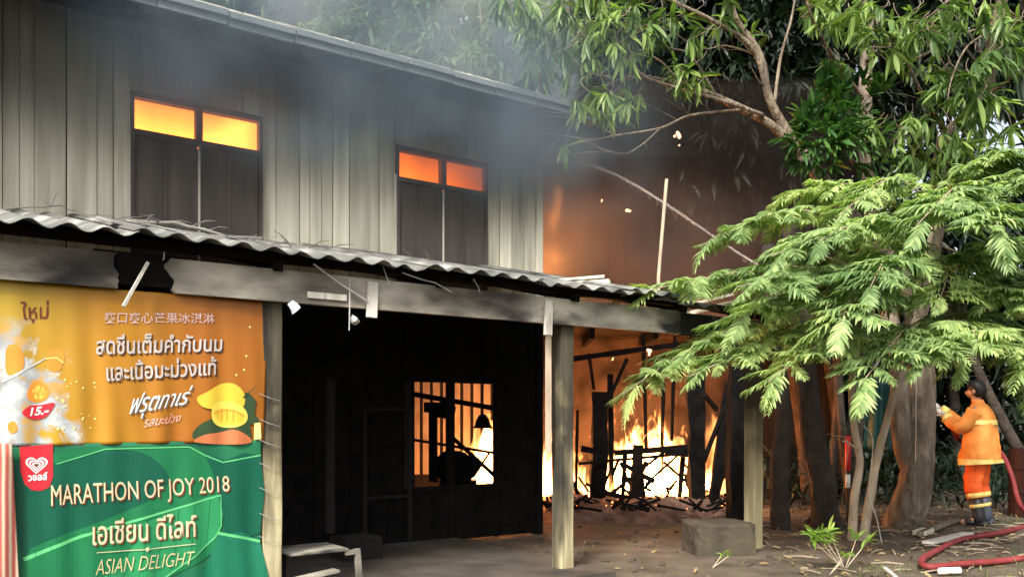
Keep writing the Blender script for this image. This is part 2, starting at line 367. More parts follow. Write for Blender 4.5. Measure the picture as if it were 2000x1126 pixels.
for (a, b) in (W1, W2):
    w = (a + b) / 2
    fr = MB(); fr.box(a, b, WY - .018, WY + .06, ZT, ZT + .052); fr.box(a, b, WY - .012, WY + .06, ZB - .05, ZB)
    fr.box(a, a + .03, WY - .015, WY + .06, 2.7, ZT); fr.box(b - .03, b, WY - .015, WY + .06, 2.7, ZT)
    fr.box(w - .028, w + .028, WY - .018, WY + .06, ZB, ZT)
    wf = fr.build('window_frame', M['shutter'], house)
    for x0, x1 in ((a + .033, w - .014), (w + .014, b - .033)):
        lf = MB().box(x0, x1, WY + .012, WY + .034, 2.72, ZB - .052)
        lo = lf.build('shutter', M['shutter'], wf)
        MB().box(x0 + .24, x0 + .27, WY + .004, WY + .011, 2.75, ZB - .06).build('rail', M['shutter'], wf)
    MB().box(w - .010, w + .010, WY - .004, WY + .008, 2.72, ZB - .052).build('cover_strip', M['frame_light'], wf)
    MB().box(a - .03, a - .002, WY - .012, WY + .0, 2.7, ZT - .25).build('casing', M['frame_light'], wf)
# the rest of the shell: upper floor, back and side walls, ceiling
MB().box(-9.6, xc - .09, WY + .03, 6.2, 2.56, 2.66).build('upper_floor', M['char_shade'], house)
MB().box(-9.6, xc - .02, 6.2, 6.26, 2.5, 5.6).build('back_wall', M['char_shade'], house)
MB().box(xc - .05, xc - .02, WY + .1, 6.2, 2.66, 5.3).build('gable_wall', M['char_shade'], house)
MB().box(-9.66, -9.6, WY, 6.2, 0, 5.3).build('side_wall', M['char_shade'], house)
MB().box(-9.6, -4.3, 5.6, 5.66, 0, 2.56).build('back_wall', M['char_shade'], house)
for x in (-8.2, -6.6, -4.3):
    MB().box(x, x + .05, 5.6, 5.66, 0, 2.56).build('stud', M['char_shade'], house)
# ground floor front: charred boards round the window, canopy shade put into their black
GX0, GZT = hp(808, 746, WY); GX1, _ = hp(968, 940, WY); GZB = .60
GZT = 1.70
x = -9.6
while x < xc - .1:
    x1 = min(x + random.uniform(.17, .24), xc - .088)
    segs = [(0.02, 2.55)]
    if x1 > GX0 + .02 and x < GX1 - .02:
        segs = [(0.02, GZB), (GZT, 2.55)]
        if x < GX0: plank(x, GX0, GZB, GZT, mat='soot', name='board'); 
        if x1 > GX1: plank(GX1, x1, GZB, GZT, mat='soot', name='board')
    for a, b in segs: plank(x, x1, a, b, mat='char_shade', name='board')
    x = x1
wfr = MB(); gm = (GX0 + GX1) / 2 - .06
wfr.box(GX0 - .04, GX1 + .04, WY - .02, WY + .06, GZT, GZT + .05); wfr.box(GX0 - .04, GX1 + .04, WY - .03, WY + .06, GZB - .05, GZB)
wfr.box(GX0 - .03, GX0, WY - .02, WY + .06, GZB, GZT); wfr.box(GX1, GX1 + .03, WY - .02, WY + .06, GZB, GZT)
gw = wfr.build('window_frame', M['char_shade'], house)
MB().box(gm - .04, gm + .04, WY - .01, WY + .05, GZB, GZT).build('mullion', M['char_shade'], gw)
dx0, dz1 = hp(708, 795, WY); dx1, dz0 = hp(803, 970, WY)
dfr = MB(); dfr.box(dx0, dx1, WY - .03, WY - .008, dz1 - .03, dz1); dfr.box(dx0, dx0 + .04, WY - .03, WY - .008, .05, dz1 - .03); dfr.box(dx1 - .04, dx1, WY - .03, WY - .008, .05, dz1 - .03)
dfr.box(dx0 + .04, dx1 - .04, WY - .026, WY - .01, dz0, dz0 + .03)
dfr.build('door_frame', M['soot'], house)

MB().box(-9.6, GX0 - .05, WY + .04, WY + .05, .02, 2.55).build('light_stop', M['char_shade'], house); MB().box(GX1 + .05, xc - .1, WY + .04, WY + .05, .02, 2.55).build('light_stop', M['char_shade'], house)  # added dark backing sheets that stop light showing through the board gaps
MB().box(GX0 - .05, GX1 + .05, WY + .062, WY + .07, GZT + .05, 2.55).build('light_stop', M['char_shade'], house); MB().box(GX0 - .05, GX1 + .05, WY + .062, WY + .07, .02, GZB - .05).build('light_stop', M['char_shade'], house)
MB().box(-9.6, W1[0] - .01, WY + .035, WY + .045, 2.66, 5.0).build('light_stop', M['char_shade'], house); MB().box(W1[1] + .01, W2[0] - .01, WY + .035, WY + .045, 2.66, 5.0).build('light_stop', M['char_shade'], house); MB().box(W2[1] + .01, xc - .09, WY + .035, WY + .045, 2.66, 5.0).build('light_stop', M['char_shade'], house)
for a, b in (W1, W2): MB().box(a - .01, b + .01, WY + .065, WY + .075, ZT + .05, 5.0).build('light_stop', M['char_shade'], house); MB().box(a - .01, b + .01, WY + .065, WY + .075, 2.66, ZB - .06).build('light_stop', M['char_shade'], house)
# roof: low single slope rising from the eave, sheets, rafters and fascia
EY, EZ = 1.5, 4.62; RX1 = hp(1190, 240, EY)[0]
RS = math.tan(R(17))
roof = MB(); n = 0
xs = [-10.2 + .05 * i for i in range(int((RX1 + 10.2) / .05) + 1)]
def roofz(y): return EZ + .06 + (y - EY) * RS
vs = []; fs = []
for j, y in enumerate((EY - .06, 3.2, 5.0, 6.9)):
    for x in xs: vs.append((x, y, roofz(y) + .014 * math.sin(x * 2 * math.pi / .17)))
k = len(xs)
for j in range(3):
    for i in range(k - 1): fs.append((j*k+i, j*k+i+1, (j+1)*k+i+1, (j+1)*k+i))
rb = MB().add(vs, fs); ro = rb.build('roof', M['sheet_dark'], house)
sm = ro.modifiers.new('thick', 'SOLIDIFY'); sm.thickness = .008
for x in np.arange(-9.9, RX1 - .05, .62):
    MB().bar((x, EY + .05, EZ - .02), (x, 6.6, EZ - .02 + 5.05 * RS), .05, .10).build('rafter', M['char_shade'], house)
MB().bar((-10.1, WY - .12, roofz(WY) - .19), (RX1 - .1, WY - .12, roofz(WY) - .19), .05, .09).build('purlin', M['char_shade'], house)
fx = [RX1]; 
while fx[-1] > -10.2: fx.append(fx[-1] - random.uniform(.50, .58))
for a, b in zip(fx[1:], fx[:-1]):
    dz = random.uniform(-.008, .008)
    MB().box(a + .005, b - .005, EY - .03, EY - .004, EZ - .055 + dz, EZ + .045 + dz).build('fascia_board', M['fascia'], house, bevel=.004)
    MB().box(a + .009, b - .002, EY - .065, EY - .034, EZ + .005 + dz, EZ + .062 + dz).build('roof_edge_strip', M['fascia'], house, bevel=.004)

# ================================================================== CANOPY
can = house_root('timber_canopy', 'timber lean-to canopy with corrugated roof, scorched beam and three square posts', 'canopy')
bx0, bx1 = hp(218, 530, -.05)[0], hp(338, 540, -.05)[0]; bx2 = hp(1325, 620, -.05)[0]
def jag_beam(x0, x1, mat, jl, jr, z0=2.10, z1=2.315, y0=-.075, y1=-.02, n=10):
    """a beam whose broken ends are ragged"""
    rows = []
    for i in range(n + 1):
        z = z0 + (z1 - z0) * i / n
        rows.append((x0 + jl * 1.6 * mnoise.noise(Vector((z * 9, 1, x0))) + random.uniform(-.1, .1) * jl, x1 + jr * 1.6 * mnoise.noise(Vector((z * 9, 5, x1))) + random.uniform(-.1, .1) * jr, z))
    m = MB(); vs = []
    for a, b, z in rows: vs += [(a, y0, z), (b, y0, z), (b, y1, z), (a, y1, z)]
    fs = [(0,1,2,3), tuple(n*4 + q for q in (3,2,1,0))]
    for i in range(n):
        for q in range(4): fs.append((i*4+q, i*4+4+q, i*4+4+(q+1) % 4, i*4+(q+1) % 4))
    return m.add(vs, fs).build('beam', M[mat], can)
jag_beam(-8.9, bx0 + .02, 'beam', .0, .07); jag_beam(bx1 - .02, bx2, 'beam', .07, .01)
jag_beam(bx0 - .10, bx1 + .10, 'char_shade', .0, .0, 2.13, 2.33, -.055, -.025)
jag_beam(bx2 + .004, .14, 'soot', .01, .05, 2.09, 2.30)
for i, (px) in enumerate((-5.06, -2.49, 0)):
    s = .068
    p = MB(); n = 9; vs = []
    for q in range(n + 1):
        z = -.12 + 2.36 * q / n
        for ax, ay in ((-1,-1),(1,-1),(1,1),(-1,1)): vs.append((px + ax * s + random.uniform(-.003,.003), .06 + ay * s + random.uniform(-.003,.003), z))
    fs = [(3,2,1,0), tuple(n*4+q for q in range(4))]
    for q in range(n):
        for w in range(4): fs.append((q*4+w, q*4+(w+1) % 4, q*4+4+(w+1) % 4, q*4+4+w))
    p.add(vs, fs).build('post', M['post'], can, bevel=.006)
CZ0, CZ1 = 2.395, 2.96; CS = (CZ1 - CZ0) / (WY + .27)
def sheet(x0, w, y0, mat, tilt=0.0, dz=0.0, y1=WY - .03, name='roof_sheet', amp=.020):
    nx = int(w / .02); vs = []; fs = []; ny = 6
    ph = random.uniform(-.3, .3)
    for j in range(ny + 1):
        y = y0 + (y1 - y0) * j / ny
        for i in range(nx + 1):
            u = w * i / nx
            zz = CZ0 + (y + .27) * CS + amp * math.sin((x0 + u) * 2 * math.pi / .2 + ph * .3) + dz + tilt * (u - w/2) + (.005 if int(x0 * 7) % 2 else -.005) * (u / w)
            e = (.035 * mnoise.noise(Vector(((x0 + u) * 6, 0, 7))) + random.uniform(-.006, .006) + (.07 if mnoise.noise(Vector(((x0 + u) * 2.3, 4, 1))) > .38 else 0)) if j == 0 else 0
            vs.append((x0 + u, y + e + tilt * (u - w/2) * .4, zz))
    k = nx + 1
    for j in range(ny):
        for i in range(nx): fs.append((j*k+i, j*k+i+1, (j+1)*k+i+1, (j+1)*k+i))
    o = MB().add(vs, fs).build(name, M[mat], can, smooth=True)
    s = o.modifiers.new('thick', 'SOLIDIFY'); s.thickness = .006; s.offset = 1
    return o
x = -9.0; k = 0
xe = hp(1330, 580, -.27)[0]
while x < xe - .3:
    w = 1.0
    if x + w > xe: w = xe - x
    sheet(x, w + .03, -.27 + random.uniform(-.03, .03), 'sheet', random.uniform(-.012, .012) * 1.6, .012 * (k % 2) + random.uniform(-.008, .010))
    x += w; k += 1
# broken, smoked end of the canopy roof
for i in range(2):
    sheet(x - .25 + i * .4, .4, -.22 + random.uniform(-.03, .05), 'sheet_dark', random.uniform(-.03, .0), -.03 - .02 * i, y1=1.3 - .4 * i)
for y, zz in ((-.05, 0), (.75, 0), (1.5, 0)):
    MB().bar((-8.9, y, CZ0 + (y + .27) * CS - .055), (-.5 if y > 0 else .1, y, CZ0 + (y + .27) * CS - .06), .05, .055).build('purlin', M['char_shade'], can)
for x in (-8.2, -6.9, -5.06, -3.8, -2.49, -1.2, -.05):
    MB().bar((x, -.14, CZ0 + .13 * CS - .10), (x, WY - .02, CZ0 + (WY + .25) * CS - .10), .05, .07).build('rafter', M['char_shade'], can)
def on_front(px, py, y): a, b = hp(px, py, y); return Vector((a, y, b))
# cleats nailed over the beam
for (xa, xb, ya, yb) in ((716, 738, 549, 621), (1062, 1080, 584, 655)):
    a = on_front(xa, ya, -.10); b = on_front(xb, yb, -.10)
    MB().bar(((a.x+b.x)/2 - .004, -.098, b.z), ((a.x+b.x)/2 + .006, -.098, a.z), .078 if xa < 900 else .072, .03, up=Vector((0,1,0))).build('cleat', M['batten'], can, bevel=.003)
a = on_front(601, 574, -.09); b = on_front(677, 588, -.09)
MB().box(a.x, b.x, -.095, -.078, b.z, b.z + .045).build('cleat', M['batten'], can, bevel=.003)
# thin lath hanging behind the right-hand cleat, lit by the fire
a = on_front(1071, 655, .02); b = on_front(1071, 850, .02)
tb = MB().bar((a.x, .02, b.z - .15), (a.x, .02, 2.12), .05, .02, up=Vector((0,1,0))).build('lath', M['stem'], can)

def place_house(o): o.location = HO; o.rotation_euler = (0, 0, HROT); return o
# rods, wires and odds hanging from the canopy
a = on_front(289, 512, -.12); b = on_front(241, 598, -.16)
place_house(tag(MB().bar(a, b, .017, .017).build('thin_lath', M['batten']), 'thin pale lath dangling over the burnt gap in the beam', 'lath'))
a = on_front(612, 515, -.12); b = on_front(718, 588, -.12)
place_house(tag(MB().tube([a, (a + b) / 2 - Vector((0, 0, .01)), b], .007, 6).build('wire', M['wire']), 'stiff pale wire slanting from roof edge to the wooden cleat', 'wire', 'wires hanging from the canopy edge'))
for l, pts in (('short wire hook hanging off the roof edge left of the dark shutters', ((748, 520), (757, 545), (760, 556))),
               ('bent wire lying over the roof edge under the second window', ((785, 532), (822, 545), (850, 552), (882, 570))),
               ('thin vertical wire dangling below the beam with a scrap on it', ((683, 545), (683, 600), (682, 645))),
               ('little wire hook on the roof edge above the beam, right of the second window', ((925, 545), (934, 560), (937, 570))),
               ('short brown wire hanging at the burnt gap of the beam', ((321, 492), (320, 503), (319, 507)))):
    ps = [on_front(x, y, -.11 - .012 * i) for i, (x, y) in enumerate(pts)]
    place_house(tag(MB().tube(ps, .0045, 5).build('wire', M['wire']), l, 'wire', 'wires hanging from the canopy edge'))
def scrap(px, py, s, mat, label, name='plastic_scrap', cat='scrap'):
    c = on_front(px, py, -.11); m = MB(); vs = []; n = 7
    for i in range(n):
        a = 2 * math.pi * i / n; r = s * random.uniform(.45, 1.1)
        vs.append((c.x + r * math.cos(a), c.y + random.uniform(-.02, .02), c.z + r * math.sin(a)))
    vs.append((c.x, c.y - .02, c.z)); m.add(vs, [(i, (i + 1) % n, n) for i in range(n)])
    o = m.build(name, M[mat]); s_ = o.modifiers.new('t', 'SOLIDIFY'); s_.thickness = .003
    place_house(tag(o, label, cat))
scrap(574, 600, .055, 'plastic_bag', 'crumpled pale plastic scrap caught under the beam beside the banner')
scrap(692, 627, .045, 'wire', 'grey torn scrap hanging on the vertical wire below the beam')

# boards and debris lying on the canopy roof
def on_roof(px, y): # local point on canopy surface
    x_, z_ = hp(px, 500, y); return Vector((x_, y, CZ0 + (y + .27) * CS + .03))
def roof_board(p, q, w, h, label, mat='board', lift=0.0, lift2=None, group='boards lying on the canopy roof'):
    p = Vector(p) + Vector((0,0,lift)); q = Vector(q) + Vector((0,0,lift if lift2 is None else lift2))
    place_house(tag(MB().bar(p, q, w, h).build('loose_board', M[mat], bevel=.002), label, 'board', group))
a, b = on_front(1010, 566, .9), on_front(1192, 552, .25)
roof_board(a, b, .15, .05, 'wide pale board on the canopy roof below the orange glow, its end face towards us')
a, b = on_front(1000, 556, .95), on_front(1180, 541, .4)
roof_board(a, b, .12, .025, 'thin pale board lying over the wide one on the canopy roof')
a, b = on_front(1060, 582, .2), on_front(1225, 578, .0)
roof_board(a, b, .10, .02, 'pale board half under the leaf tips at the canopy roof end')
a, b = on_front(1330, 600, .5), on_front(1425, 577, .25)
roof_board(a, b, .22, .03, 'brownish board poking out behind the light green fronds at the canopy end')
a, b = on_front(1345, 612, .3), on_front(1432, 590, .1)
roof_board(a, b, .09, .04, 'pale square-ended timber under the brownish board at the canopy end')
a, b = on_front(880, 540, .0), on_front(925, 548, -.05)
place_house(tag(MB().bar(a, b, .06, .02).build('faded_scrap', M['pink']), 'faded pink scrap on the roof edge below the second window', 'scrap'))

def branch(pts, r, label, twigs=6, y=.5):
    m = MB(); ps = [on_front(px, py - 5, yy) for px, py, yy in pts]
    # smooth polyline
    sm_ = []
    for i in range(len(ps) - 1):
        for t in (0, .33, .66): sm_.append(ps[i].lerp(ps[i+1], t) + Vector((0, 0, random.uniform(-.008, .008))))
    sm_.append(ps[-1]); m.tube(sm_, [r * (1 - .6 * i / len(sm_)) for i in range(len(sm_))], 5)
    for _ in range(twigs):
        p = random.choice(sm_); d = Vector((random.uniform(-.25, .35), random.uniform(-.1, .1), random.uniform(-.01, .12)))
        m.tube([p, p + d * .6 + Vector((0,0,.02)), p + d], [r * .4, r * .3, r * .15], 4)
    place_house(tag(m.build('dry_branch', M['twig_grey']), label, 'branch', 'dry branches lying on the canopy roof'))
branch([(150, 447, 1.5), (260, 437, 1.3), (340, 440, 1.1), (430, 462, .9), (520, 490, .6)], .021, 'long arched dry branch on the canopy roof below the first window', 10)
branch([(-20, 447, 1.3), (80, 448, 1.3), (180, 446, 1.3), (320, 452, 1.1)], .022, 'straight dry branch on the canopy roof at the left edge', 8)
branch([(-20, 420, 1.5), (60, 410, 1.5), (120, 408, 1.5), (170, 425, 1.4)], .006, 'thin wiry twig arching above the canopy roof at the far left', 3)
branch([(400, 455, 1.0), (520, 485, .9), (600, 492, .8), (672, 503, .8)], .015, 'thin dry branch across the canopy roof between the two windows', 8)
branch([(300, 462, .5), (420, 470, .4), (470, 482, .3)], .011, 'knotty dry branch near the canopy roof edge over the orange banner', 9)
branch([(690, 512, .6), (760, 516, .5), (840, 522, .5)], .008, 'short dry twig on the canopy roof before the second window', 3)
for i, (px, py, y, w) in enumerate(((330, 460, .55, .5), (250, 455, .3, .32), (455, 478, .5, .4))):
    c = on_front(px, py, y); c.z = CZ0 + (y + .27) * CS + .045
    o = MB().box(-w/2, w/2, -.12, .12, -.006, .006).build('loose_tile', M['sheet'], bevel=.002)
    o.location = hw(c.x, c.y, c.z); o.rotation_euler = (random.uniform(.1, .3), random.uniform(-.08, .08), HROT + random.uniform(-.3, .3))
    tag(o, ('broken grey roof tile lying under the arched branch on the canopy', 'small broken tile on the canopy roof edge near the left banner corner', 'broken tile on the canopy roof under the first shutters')[i], 'tile', 'broken tiles on the canopy roof')

# tall thin pole behind the canopy end
p = on_front(1286, 540, 1.2); q = on_front(1302, 350, 1.2)
tag(MB().tube([hw(p.x, 1.2, 2.5), hw(p.x, 1.2, p.z), hw(q.x, 1.2, q.z)], .02, 7).build('thin_pole', M['stem']), 'tall thin pale pole standing behind the canopy end before the brown smoke', 'pole')
# ================================================================== BANNERS
BY = -.012                                   # banner plane (local y), hung inside the beam
def fold(x, z, zt, zb):
    d = max(0.0, min(1.0, (zt - z) / (zt - zb)))
    return (.0015 + .0055 * d) * (math.sin(x * 24 + 1.2 * math.sin(z * 3)) + .6 * math.sin(x * 41 + z * 2.2)) + .012 * math.sin(x * 5 + z * 4)
def conform(me, zt, zb, off, base=BY):
    bm = bmesh.new(); bm.from_mesh(me)
    xs = [v.co.x for v in bm.verts]
    if xs:
        x = math.floor(min(xs) / .025) * .025
        while x < max(xs):
            bmesh.ops.bisect_plane(bm, geom=list(bm.verts) + list(bm.edges) + list(bm.faces), plane_co=(x, 0, 0), plane_no=(1, 0, 0), dist=1e-5)
            x += .025
    zs = [v.co.z for v in bm.verts]
    z = math.floor(min(zs) / .05) * .05
    while z < max(zs):
        bmesh.ops.bisect_plane(bm, geom=list(bm.verts) + list(bm.edges) + list(bm.faces), plane_co=(0, 0, z), plane_no=(0, 0, 1), dist=1e-5)
        z += .05
    for v in bm.verts: v.co.y = base + fold(v.co.x, v.co.z, zt, zb) - off
    bm.to_mesh(me); bm.free(); me.update()
def bp(px, py): return hp(px, py, BY)
def banner(name, poly, zt, zb, mat, label):
    """cloth cut to the polygon's 4 corners (pixels TL,TR,BR,BL)"""
    c = [Vector((bp(*p)[0], bp(*p)[1])) for p in poly]; nx, nz = 110, 46; vs = []; fs = []
    for j in range(nz + 1):
        v = j / nz; a = c[0].lerp(c[3], v); b = c[1].lerp(c[2], v)
        for i in range(nx + 1):
            p = a.lerp(b, i / nx); vs.append((p.x, BY + fold(p.x, p.y, zt, zb), p.y))
    for j in range(nz):
        for i in range(nx): q = j*(nx+1)+i; fs.append((q, q+1, q+nx+2, q+nx+1))
    o = MB().add(vs, fs).build(name, mat, smooth=True); place_house(o)
    s = o.modifiers.new('t', 'SOLIDIFY'); s.thickness = .002; s.offset = 1 if False else -1
    return tag(o, label, 'banner')
# printed ground colours (bottom layer of the print)
def print_orange():
    m, nt, p, N, L = new_mat('orange_print'); tc = N.new('ShaderNodeTexCoord'); sp = N.new('ShaderNodeSeparateXYZ'); L.new(tc.outputs['Object'], sp.inputs[0])
    x0 = bp(0, 700)[0]; x1 = bp(520, 700)[0]
    nz = N.new('ShaderNodeTexNoise'); nz.inputs['Scale'].default_value = 3; nz.inputs['Detail'].default_value = 3; L.new(tc.outputs['Object'], nz.inputs[0])
    mr = N.new('ShaderNodeMapRange'); mr.inputs[1].default_value = x0; mr.inputs[2].default_value = x1; L.new(sp.outputs[0], mr.inputs[0])
    ad = N.new('ShaderNodeMath'); ad.operation = 'MULTIPLY_ADD'; ad.inputs[1].default_value = .28; L.new(nz.outputs[0], ad.inputs[0]); L.new(mr.outputs[0], ad.inputs[2])
    rp = N.new('ShaderNodeValToRGB'); L.new(ad.outputs[0], rp.inputs[0]); rp.color_ramp.elements.new(.5)
    for e, q, c in zip(rp.color_ramp.elements, (.12, .5, .85), ((.36,.25,.022), (.35,.165,.010), (.26,.085,.006))): e.position = q; e.color = (*c, 1)
    # milk splash printed at the left: ragged outline, torn by noise
    n2 = N.new('ShaderNodeTexNoise'); n2.inputs['Scale'].default_value = 5.5; n2.inputs['Detail'].default_value = 6; n2.inputs['Distortion'].default_value = 1.2; L.new(tc.outputs['Object'], n2.inputs[0])
    def mt_(op, a, b):
        q = N.new('ShaderNodeMath'); q.operation = op
        for i, w in enumerate((a, b)):
            if isinstance(w, (int, float)): q.inputs[i].default_value = w
            else: L.new(w, q.inputs[i])
        return q.outputs[0]
    xe_ = bp(105, 740)[0]; zb_ = bp(60, 865)[1]; zt_ = bp(60, 625)[1]
    edge = mt_('SUBTRACT', xe_, sp.outputs[0]); low = mt_('MULTIPLY', mt_('SUBTRACT', (zt_ + zb_) / 2, sp.outputs[2]), .22)
    v = mt_('ADD', mt_('ADD', edge, low), mt_('MULTIPLY', mt_('SUBTRACT', n2.outputs[0], .5), .95))
    topf = N.new('ShaderNodeMapRange'); topf.inputs[1].default_value = zt_ + .03; topf.inputs[2].default_value = zt_ - .12; L.new(sp.outputs[2], topf.inputs[0])
    mk = N.new('ShaderNodeMapRange'); mk.inputs[1].default_value = .0; mk.inputs[2].default_value = .10; L.new(v, mk.inputs[0])
    fac = mt_('MULTIPLY', mk.outputs[0], topf.outputs[0])
    n3 = N.new('ShaderNodeTexNoise'); n3.inputs['Scale'].default_value = 7; n3.inputs['Detail'].default_value = 4; L.new(tc.outputs['Object'], n3.inputs[0])
    r3 = N.new('ShaderNodeValToRGB'); L.new(n3.outputs[0], r3.inputs[0]); r3.color_ramp.elements.new(.5)
    for e, q, c in zip(r3.color_ramp.elements, (.36, .46, .62), ((.42,.26,.08), (.27,.29,.30), (.50,.52,.49))): e.position = q; e.color = (*c, 1)
    mx = N.new('ShaderNodeMix'); mx.data_type = 'RGBA'; L.new(fac, mx.inputs[0]); L.new(rp.outputs[0], mx.inputs[6]); L.new(r3.outputs[0], mx.inputs[7])
    L.new(mx.outputs[2], p.inputs['Base Color']); p.inputs['Roughness'].default_value = .42; p.inputs['Specular IOR Level'].default_value = .4
    return m
def print_green():
    m, nt, p, N, L = new_mat('green_print'); tc = N.new('ShaderNodeTexCoord')
    nz = N.new('ShaderNodeTexNoise'); nz.inputs['Scale'].default_value = 2.4; nz.inputs['Detail'].default_value = 3; L.new(tc.outputs['Object'], nz.inputs[0])
    rp = N.new('ShaderNodeValToRGB'); L.new(nz.outputs[0], rp.inputs[0]); rp.color_ramp.elements.new(.5)
    for e, q, c in zip(rp.color_ramp.elements, (.3, .5, .7), ((.003,.058,.030), (.007,.10,.046), (.016,.15,.06))): e.position = q; e.color = (*c, 1)
    L.new(rp.outputs[0], p.inputs['Base Color']); p.inputs['Roughness'].default_value = .4; p.inputs['Specular IOR Level'].default_value = .4
    return m
OZT, OZB = bp(250, 552)[1], bp(250, 865)[1]
GZT_, GZB_ = bp(250, 862)[1], bp(250, 1190)[1]
ob = banner('orange_banner', [(-70, 540), (526, 590), (514, 862), (-70, 872)], OZT, OZB, print_orange(), 'orange mango ice cream advertising banner hanging under the scorched beam')
gb = banner('green_banner', [(20, 868), (510, 858), (510, 1195), (44, 1215)], GZT_, GZB_, print_green(), 'green marathon banner printed with banana leaves below the orange banner')
def ink(name, c, rough=.42): return flat(name, c, rough, var=.06)
I = dict(cream=ink('cream_ink', (.48,.43,.27)), gold=ink('gold_ink', (.52,.40,.22)), brown=ink('brown_ink', (.13,.03,.012)), pinkg=ink('dusty_pink_ink', (.46,.30,.26)),
         white=ink('white_ink', (.72,.72,.70)), greyw=ink('grey_white_ink', (.40,.36,.33)), red=ink('red_ink', (.50,.02,.03)), yellow=ink('yellow_ink', (.50,.36,.035)),
         yellow2=ink('light_yellow_ink', (.62,.46,.07)), orange=ink('orange_ink', (.60,.22,.03)), dgreen=ink('leaf_ink', (.025,.05,.02)), leaf=ink('banana_leaf_ink', (.008,.125,.045)),
         leaf2=ink('bright_leaf_ink', (.018,.19,.07)), vein=ink('vein_ink', (.09,.40,.15)), dark=ink('dark_ink', (.05,.02,.01)), shade=ink('grey_shadow_ink', (.10,.09,.08)),
         splash=ink('milk_ink', (.42,.44,.42)), splash2=ink('milk_shade_ink', (.30,.31,.34)), salmon=ink('salmon_ink', (.42,.13,.05)), pink=ink('pink_ink', (.62,.33,.30)),
         deepgreen=ink('deep_green_ink', (.003,.070,.040)), teal=ink('teal_ink', (.008,.12,.065)), glow=ink('gold_glow_ink', (.80,.60,.20)), orange2=ink('light_orange_ink', (.40,.24,.03)))
layer = {'o': 0, 'g': 0}
def poly_print(b, pts, mat, off=None, name='print', smoothn=0, lab=None):
    """flat printed shape given by its outline"""
    P = [Vector((*bp(*p), 0)) for p in pts]
    if smoothn:
        Q = []; n = len(P)
        for i in range(n):
            p0, p1, p2, p3 = P[i-1], P[i], P[(i+1) % n], P[(i+2) % n]
            for k in range(smoothn):
                t = k / smoothn
                Q.append(.5 * ((2*p1) + (p2-p0)*t + (2*p0-5*p1+4*p2-p3)*t*t + (3*p1-p0-3*p2+p3)*t**3))
        P = Q
    bm = bmesh.new(); f = bm.faces.new([bm.verts.new((p.x, 0, p.y)) for p in P]); bmesh.ops.triangulate(bm, faces=[f])
    me = bpy.data.meshes.new(name); bm.to_mesh(me); bm.free()
    par, zt, zb, key = (ob, OZT, OZB, 'o') if b == 'o' else (gb, GZT_, GZB_, 'g')
    layer[key] += (0 if name in ('sparkle_print', 'vein_print', 'ice_cream_print') else .0005)
    conform(me, zt, zb, .004 + layer[key] + (.0004 if name in ('sparkle_print', 'vein_print', 'ice_cream_print') else 0))
    o = mesh_obj(name, me, mat, par)
    if lab: o['label'] = lab
    return o
def stroke(b, pts, w0, w1, mat, name='print'):
    """tapering printed line through pixels"""
    L_, Rr = [], []
    for i, p in enumerate(pts):
        a = Vector(pts[max(0, i-1)]); c = Vector(pts[min(len(pts)-1, i+1)]); d = (c - a).normalized(); nrm = Vector((-d.y, d.x))
        w = (w0 + (w1 - w0) * i / (len(pts)-1)) / 2; L_.append(tuple(Vector(p) + nrm * w)); Rr.append(tuple(Vector(p) - nrm * w))
    poly_print(b, L_ + Rr[::-1], mat, name=name)
def text_print(b, body, quad, mat, name='lettering', bold=0.0, shear=0.0, shadow=None, body_cs=1.0):
    """lettering fitted into the pixel quad TL,TR,BR,BL"""
    for pas in ((1, 0) if shadow else (0,)):
        c = bpy.data.curves.new(name, 'FONT'); c.body = body; c.offset = bold; c.shear = shear; c.space_character = body_cs; c.resolution_u = 3
        t = bpy.data.objects.new('tmp', c); col.objects.link(t); bpy.context.view_layer.update()
        me = bpy.data.meshes.new_from_object(t.evaluated_get(bpy.context.evaluated_depsgraph_get())); bpy.data.objects.remove(t); bpy.data.curves.remove(c)
        co = np.zeros(len(me.vertices) * 3); me.vertices.foreach_get('co', co); co = co.reshape(-1, 3)
        lo = co.min(0); hi = co.max(0); u = (co[:, 0] - lo[0]) / (hi[0] - lo[0]); v = (hi[1] - co[:, 1]) / (hi[1] - lo[1])
        q = [np.array(p, float) for p in quad]
        P = ((1-u)*(1-v))[:, None]*q[0] + (u*(1-v))[:, None]*q[1] + (u*v)[:, None]*q[2] + ((1-u)*v)[:, None]*q[3]
        if pas: P = P + np.array([2.2, 2.6])
        for i, vtx in enumerate(me.vertices):
            a, z = bp(*P[i]); vtx.co = (a, 0, z)
        par, zt, zb, key = (ob, OZT, OZB, 'o') if b == 'o' else (gb, GZT_, GZB_, 'g')
        layer[key] += .0005
        me.materials.clear(); conform(me, zt, zb, .004 + layer[key] + (.0004 if name in ('sparkle_print', 'vein_print', 'ice_cream_print') else 0))
        mesh_obj(name if not pas else 'lettering_shadow', me, shadow if pas else mat, par)
# --- orange banner artwork
for pts in ([(12,680),(30,672),(44,690),(46,715),(30,730),(12,728)], [(90,688),(112,680),(126,692),(120,712),(98,708)], [(92,706),(108,700),(122,712),(112,726),(94,722)],
            [(58,752),(76,742),(94,758),(92,778),(70,786),(52,776)], [(16,826),(28,822),(34,838),(24,846),(16,840)]):
    poly_print('o', pts, I['orange'], smoothn=3, name='ice_cream_print')
poly_print('o', [(64,760),(78,752),(88,766),(80,778),(66,776)], I['yellow2'], smoothn=3, name='ice_cream_print')
stroke('o', [(2,745),(30,732),(60,715),(88,700)], 7, 2, I['splash']); stroke('o', [(88,700),(110,698),(124,708)], 2, 2, I['glow'])
for i in range(26):
    x, y = random.uniform(110, 190), random.uniform(740, 860); r = random.uniform(1, 3.2)
    poly_print('o', [(x-r,y),(x,y-r),(x+r,y),(x,y+r)], I['glow'], name='sparkle_print')
